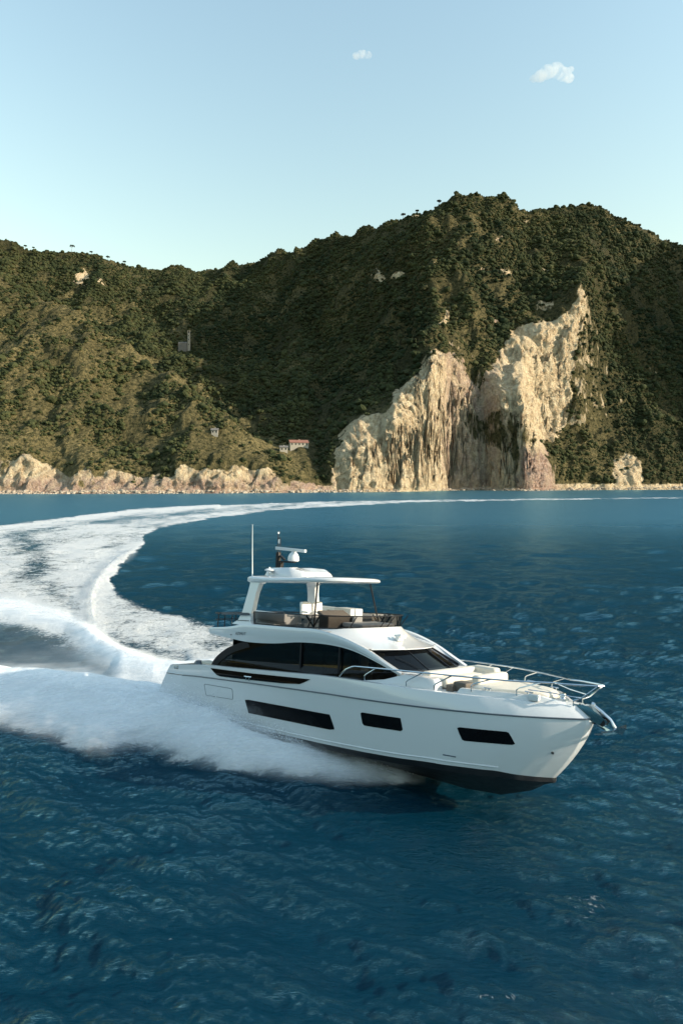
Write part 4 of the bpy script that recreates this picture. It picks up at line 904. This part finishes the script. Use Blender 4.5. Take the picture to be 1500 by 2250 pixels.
# flybridge furniture
def seat(x, y, z, name='helm_chair', mat=M_WHU, h=.75, w=.55):
    m = MB(); m.box((x, y, z + .42), (.55, w, .18), .06); m.box((x - .26, y, z + .42 + h / 2), (.16, w, h), .06, Matrix.Rotation(R(-8), 3, 'Y')); m.tube([(x, y, z), (x, y, z + .36)], .07)
    for dy in (-w / 2, w / 2): m.box((x, y + dy, z + .6), (.4, .07, .08), .03)
    return m.build(name, mat, Y)
seat(8.5, -1.05, 4.40, h=.58); seat(8.5, -.4, 4.40, h=.58)
m = MB(); m.box((9.9, -.9, 4.72), (.55, 1.5, .5), .08); m.box((9.75, -.9, 5.0), (.5, 1.5, .14), .05, Matrix.Rotation(R(25), 3, 'Y')); m.build('helm_console', M_TAUPE, Y)
m = MB(); m.tube([(9.42 + 0, -.9 + .19 * math.cos(a), 4.96 + .19 * math.sin(a)) for a in np.linspace(0, 6.283, 17)], .018, 5, False); m.tube([(9.42, -1.08, 4.96), (9.42, -.72, 4.96)], .014, 5); m.build('steering_wheel', M_BLK, Y)
m = MB(); m.box((10.75, .1, 4.66), (1.1, 2.0, .16), .08); m.box((10.3, -.1, 4.82), (.18, .5, .28), .08); m.build('forward_sunbed', M_WHU, Y)
m = MB(); m.box((7.1, -1.6, 4.6), (1.9, .7, .36), .08); m.box((7.1, -1.95, 4.72), (1.9, .16, .36), .06); m.box((6.9, 1.6, 4.65), (2.4, .7, .4), .08); m.box((6.9, 1.95, 4.85), (2.4, .16, .45), .06); m.build('lounge_sofa', M_WHU, Y)
m = MB(); m.box((8.3, 1.5, 4.78), (1.0, .8, .7), .05); m.build('wet_bar', M_GEL2, Y)
# arch legs
for s in (-1, 1):
    m = MB()
    ring = lambda x0, x1, y, z, th: [(x0, s * y, z), (x1, s * y, z), (x1 - .02, s * (y - th), z), (x0 + .04, s * (y - th), z)]
    rows = [ring(4.85, 6.3, 2.22, 4.22, .3), ring(5.18, 6.02, 2.14, 4.42, .27), ring(5.32, 5.95, 2.06, 4.75, .25), ring(5.42, 5.97, 1.9, 5.6, .24), ring(5.44, 6.05, 1.82, 6.0, .26), ring(5.4, 6.25, 1.8, 6.1, .3)]
    rows = [r_ + r_[:1] for r_ in rows]; m.grid(rows); m.add(rows[0][:4], [(0, 1, 2, 3)]); m.build('arch_leg', M_GEL, Y, 35)
# hardtop
hp = [(5.12, 0), (5.12, 1.2), (5.2, 1.7), (5.5, 1.88), (7.5, 1.93), (8.9, 1.9), (9.55, 1.78), (10.1, 1.45), (10.5, .9), (10.65, 0)]
hp = hp + [(x, -y) for x, y in hp[-2:0:-1]]; hp = [(p.x, p.y) for p in smoothpts([(a, b, 0) for a, b in hp], 4, True)]
def hz_(x): return 6.02 + (x - 5.1) * .050
m = MB(); cxh = 8.0; rows = []
for sc_, dz in ((.3, -.0), (.88, 0), (.97, .012), (1.0, .07), (1.0, .12), (.985, .17), (.93, .21), (.6, .25), (.2, .27)):
    rows.append([(cxh + (x - cxh) * sc_, y * sc_, hz_(cxh + (x - cxh) * sc_) + dz + (.10 * max(0, 1 - (x - 5) / 1.6) if dz > .1 else 0)) for x, y in hp + hp[:1]])
m.grid(rows); n_ = len(hp); m.add(rows[0][:-1], [tuple(range(n_))]); m.add(rows[-1][:-1], [tuple(range(n_))]); m.build('hardtop', M_GEL, Y, 50)
m = MB(); rows = []
for sc_, dz in ((1, .20), (1, .27), (.92, .58), (.84, .66), (.3, .69)):
    base = roundpoly([(5.55, -1.25), (7.3, -1.25), (7.9, -.9), (7.9, .9), (7.3, 1.25), (5.55, 1.25)], .2, 3); fr = lambda x: 0 if x < 7.1 else (x - 7.1) * .22
    rows.append([(6.8 + (x - 6.8) * sc_, y * sc_, hz_(6.8 + (x - 6.8) * sc_) + dz - (fr(x) if dz > .4 else 0)) for x, y in base + base[:1]])
m.grid(rows); m.add(rows[-1][:-1], [tuple(range(len(rows[-1]) - 1))]); m.build('roof_locker', M_GEL, Y, 35)
for s in (-1, 1):
    m = MB(); m.tube([(9.42, s * 1.6, 6.24), (9.7, s * 1.95, 4.56)], .036, 8); m.build('hardtop_strut', M_BLK, Y)
    m = MB(); m.tube([(9.7, s * 1.95, 4.52), (10.02, s * 2.0, 4.96)], .03, 6); m.tube([(9.7, s * 1.95, 4.52), (9.3, s * 2.0, 4.93)], .03, 6); m.build('strut_bracket', M_BLK, Y)
# mast, radar, domes and whip aerial
m = MB(); m.box((5.12, 0, 6.95), (.2, .16, 1.0), .03, Matrix.Rotation(R(-3), 3, 'Y')); m.box((5.32, 0, 6.85), (.16, .22, .4), .03); m.box((5.75, 0, 7.02), (1.0, .18, .07), .02); m.box((5.4, 0, 7.2), (.35, .14, .08), .02, Matrix.Rotation(R(30), 3, 'Y')); mast = m.build('mast', M_BLK, Y)
m = MB(); m.tube([(5.05, 0, 7.4), (5.0, 0, 8.28)], .022, 6); m.tube([(5.2, 0, 7.4), (5.17, 0, 8.1)], .018, 6); m.tube([(5.0, 0, 8.1), (5.18, 0, 8.1)], .018, 6); m.build('mast_pole', M_BLK, mast)
MB().lathe([(0, .10), (.05, .09), (.055, 0), (.05, -.1), (0, -.1)], (5.1, 0, 7.95), 10).build('masthead_light', M_WHU, mast)
MB().lathe([(0, .05), (.045, .045), (.045, -.04), (0, -.045)], (5.0, 0, 8.34), 10).build('anchor_light', M_WHU, mast)
m = MB(); m.lathe([(0, 0), (.24, 0), (.27, .06), (.25, .2), (.2, .32), (.12, .4), (.1, .46), (0, .46)], (6.15, 0, 7.06), 20); rad = m.build('radar_pedestal', M_GEL, Y)
MB().box((5.98, -.06, 7.58), (2.0, .14, .14), .03, Matrix.Rotation(R(3), 3, 'Y')).build('radar_scanner', M_GEL, rad)
m = MB(); m.lathe([(0, 0), (.04, 0), (.035, .2), (.06, .22), (.2, .26), (.215, .29), (.16, .34), (.05, .36), (.03, .42), (0, .43)], (6.12, -1.35, 6.33), 18); m.build('satellite_dome', M_GEL, Y)
m = MB(); m.tube([(5.35, -1.65, 6.28), (5.2, -1.62, 7.3), (5.02, -1.58, 8.62)], [.03, .02, .01], 6); m.build('whip_aerial', M_WHU, Y)
# aft flybridge rail
m = MB()
zt_ = 4.56
path = [(5.95, -2.16, 4.72), (5.0, -2.16, 4.66), (3.7, -2.14, 4.58), (3.35, -1.9, 4.56), (3.25, -1.0, 4.56), (3.25, 1.0, 4.56), (3.35, 1.9, 4.56), (3.7, 2.14, 4.58), (5.0, 2.16, 4.66), (5.95, 2.16, 4.72)]
m.tube(smoothpts(path, 4), .03, 6); m.tube([(x, y, z - .28) for x, y, z in smoothpts(path, 4)], .014, 5)
for x, y, z in [(3.75, -2.13, 4.58), (4.25, -2.15, 4.6), (5.05, -2.16, 4.66), (3.27, -1.0, 4.56), (3.27, 0, 4.56), (3.27, 1.0, 4.56), (3.75, 2.13, 4.58), (5.05, 2.16, 4.66), (3.36, -1.85, 4.56), (3.36, 1.85, 4.56)]: m.tube([(x, y, z), (x, y, 3.95)], .022, 6)
m.build('aft_rail', M_BLK, Y)
m = MB(); m.box((5.0, -2.19, 4.66), (1.9, .03, .1), .01, Matrix.Rotation(R(-4), 3, 'Y')); m.build('rail_capping', M_GREY, Y)
m = MB(); m.box((4.4, .9, 4.3), (1.3, 1.8, .5), .08); m.build('sun_lounger', M_WHU, Y)
# aft cockpit sofa, headrest and dark aft saloon wall
m = MB(); m.box((2.9, .2, 1.95), (.8, 3.4, .6), .08); m.box((3.35, .2, 2.25), (.2, 3.4, .5), .07); m.box((3.2, -1.75, 2.05), (1.6, .5, .55), .08); m.build('cockpit_sofa', M_CRM, Y)
m = MB(); m.lathe([(0, .22), (.16, .19), (.24, .08), (.26, -.05), (.2, -.15)], (2.35, -2.0, 2.12), 14); m.build('winch', M_GREY, Y)
# foredeck: coamings, lounge and sunpad
for s in (-1, 1):
    m = MB(); rows = []
    xsC = [12.4, 13.6, 14.4, 15.1, 15.45, 15.56]
    for x in xsC:
        hw = interp(x / 19.65 * 20.02, hR); zt2 = float(np.interp(x, [12.4, 13.6, 14.3, 15.1, 15.45, 15.56], [2.9, 3.12, 3.39, 3.40, 3.37, 3.25])); z0 = interp(x, zC) - .1; o_ = min(hw - .22, 2.36)
        rows.append([(x, s * o_, z0), (x, s * (o_ - .05), zt2 - .07), (x, s * (o_ - .1), zt2), (x, s * (o_ - .42), zt2 + .01), (x, s * (o_ - .46), z0)])
    m.grid(rows); m.add(rows[-1], [(0, 1, 2, 3, 4)]); m.build('coaming', M_GEL, Y, 35)
m = MB(); m.box((14.3, 0, 3.22), (1.0, 3.7, .34), .1); m.build('windscreen_apron', M_GEL2, Y)
m = MB(); m.box((14.85, .1, 3.30), (.35, 3.2, .42), .1); m.box((15.15, .1, 3.2), (.6, 3.1, .28), .08); m.box((15.35, 1.5, 3.33), (1.0, .42, .46), .13); m.box((15.35, -1.3, 3.22), (.7, .4, .3), .1); m.build('bow_sofa', M_CRM, Y)
m = MB(); m.box((16.35, .15, 3.34), (.34, 1.9, .40), .13); m.build('sunpad_headrest', M_CRM, Y)
m = MB(); rows = []
for k, x in enumerate(np.linspace(16.4, 18.75, 14)):
    w_ = float(np.interp(x, [16.4, 17.2, 18.2, 18.75], [1.25, 1.22, .85, .45])); z = interp(x, zC) + .06; t2 = .17 if 0 < k < 13 else .1
    rows.append([(x, u * w_, z - .1 if abs(u) > .999 else z + t2 * (1 if abs(u) < .93 else .6)) for u in (-1, -.97, -.9, -.5, 0, .5, .9, .97, 1)])
m.grid(rows)
for e in (0, -1): m.add(rows[e], [tuple(range(9))])
m.build('sunpad', M_CRM, Y, 40)
m = MB(); m.box((15.85, -.4, 3.08), (.55, 1.6, .12), .02); m.build('teak_step', M_TEAK, Y)
m = MB(); m.box((16.2, -1.25, 3.2), (.5, .5, .3), .06); m.box((15.9, -1.3, 3.12), (.25, .7, .22), .03); m.build('bow_table', M_TAUPE, Y)
# windlass and cleats
m = MB(); m.lathe([(0, .2), (.1, .2), (.12, .12), (.07, .08), (.11, 0)], (19.05, 0, 3.12), 12); m.box((18.95, 0, 3.12), (.5, .22, .08), .02); m.build('windlass', M_STL, Y)
for s in (-1, 1):
    for x in (18.35, 17.2):
        y_ = s * (interp(x / 19.65 * 20.02, hR) - .32); m = MB(); z = interp(x, zC) + .2
        m.tube([(x - .14, y_, z + .05), (x + .14, y_, z + .05)], .022, 6)
        for d in (-.06, .06): m.tube([(x + d, y_, z - .05), (x + d, y_, z + .05)], .02, 6)
        m.build('mooring_cleat', M_STL, Y)
m = MB(); m.box((18.55, -.9, 3.2), (.35, .2, .2), .05); m.build('deck_locker', M_GEL, Y)
# bow rails
for s in (-1, 1):
    def ry(x): return s * max(.16, interp(min(x, 19.9) / 19.65 * 20.02, hR) - .13 if x < 19.2 else .16 + (20.4 - x) * .42)
    def rz(x): return float(np.interp(x, [11.76, 12.0, 12.4, 14, 16, 18, 20.4], [2.98, 3.25, 3.43, 3.52, 3.60, 3.64, 3.74]))
    rx = list(np.linspace(11.76, 12.5, 6)) + list(np.linspace(12.8, 20.28, 32))
    m = MB(); m.tube([(x, ry(x), rz(x)) for x in rx] + [(20.36, 0, 3.74)], .027, 8)
    for xb, xt in ((12.9, 13.4), (14.6, 15.2), (15.6, 16.2), (16.8, 17.4), (18.1, 18.75)):
        zb_ = interp(xb, zC) + (.12 if xb > 16 else 0); zm = zb_ + .18
        m.tube([(xb, ry(xb) * .985, zb_), (xb, ry(xb), zm), (xb + .08, ry(xb + .08), zm + .07), (xt, ry(xt), rz(xt))], .02, 6)
    m.tube([(18.4, ry(18.4), 3.42), (19.0, ry(19.0), 3.38), (19.6, ry(19.7), 3.34), (19.75, s * .25, 3.32)], .018, 6)
    m.tube([(19.55, s * .34, 3.05), (19.55, s * .34, 3.2), (19.8, s * .3, 3.32), (20.27, s * .18, 3.73)], .022, 6)
    m.build('bow_rail', M_STL, Y)
# anchor on its stainless roller
m = MB()
for s in (-1, 1): m.add([(19.45, s * .2, 3.1), (19.95, s * .17, 3.1), (20.52, s * .12, 2.74), (20.38, s * .12, 2.56), (19.85, s * .17, 2.74)] + [(19.45, s * .18, 3.1), (19.95, s * .15, 3.1), (20.52, s * .10, 2.74), (20.38, s * .10, 2.56), (19.85, s * .15, 2.74)], [(0, 1, 2, 3, 4), (5, 6, 7, 8, 9)] + [(i, (i + 1) % 5, 5 + (i + 1) % 5, 5 + i) for i in range(5)])
m.add([(19.7, -.18, 2.74), (19.7, .18, 2.74), (20.5, .12, 2.47), (20.5, -.12, 2.47)], [(0, 1, 2, 3)]); m.build('anchor_roller', M_MIR, Y)
m = MB()
for dy in (-.13, .13): m.tube([(20.45, dy * .8, 2.68), (20.45, dy, 2.68)], .11, 12)
m.tube([(20.45, -.1, 2.68), (20.45, .1, 2.68)], .09, 12); m.v = [(20 + (x - 20) * .8, y, z) for x, y, z in m.v]; m.build('bow_roller', M_BLK, Y)
m = MB(); m.tube([(20.05, 0, 3.14), (20.4, 0, 2.97), (20.75, 0, 2.78), (20.92, 0, 2.58), (20.88, 0, 2.44)], [.04, .05, .055, .065, .06], 8); m.tube([(20.0, 0, 3.16), (20.12, 0, 3.14)], .06, 8)
for s in (-1, 1):
    m.add([(20.98, 0, 2.50), (20.62, s * .36, 2.42), (20.22, s * .22, 2.34), (20.40, 0, 2.36)] + [(20.98, 0, 2.42), (20.62, s * .34, 2.37), (20.22, s * .22, 2.31), (20.40, 0, 2.30)], [(0, 1, 2, 3), (4, 5, 6, 7), (0, 1, 5, 4), (1, 2, 6, 5), (2, 3, 7, 6)])
m.add([(20.9, -.12, 2.5), (21.16, -.22, 2.66), (21.3, -.1, 2.74), (21.36, 0, 2.62), (21.3, .1, 2.74), (21.16, .22, 2.66), (20.9, .12, 2.5), (21.2, 0, 2.40)], [(0, 1, 2, 3, 7), (7, 3, 4, 5, 6), (0, 6, 5, 4, 3, 2, 1)]); m.tube([(20.62, -.14, 2.36), (20.62, .14, 2.36)], .045, 8)
m.v = [(20 + (x - 20) * .76, y, z) for x, y, z in m.v]; m.build('anchor', M_STL, Y)
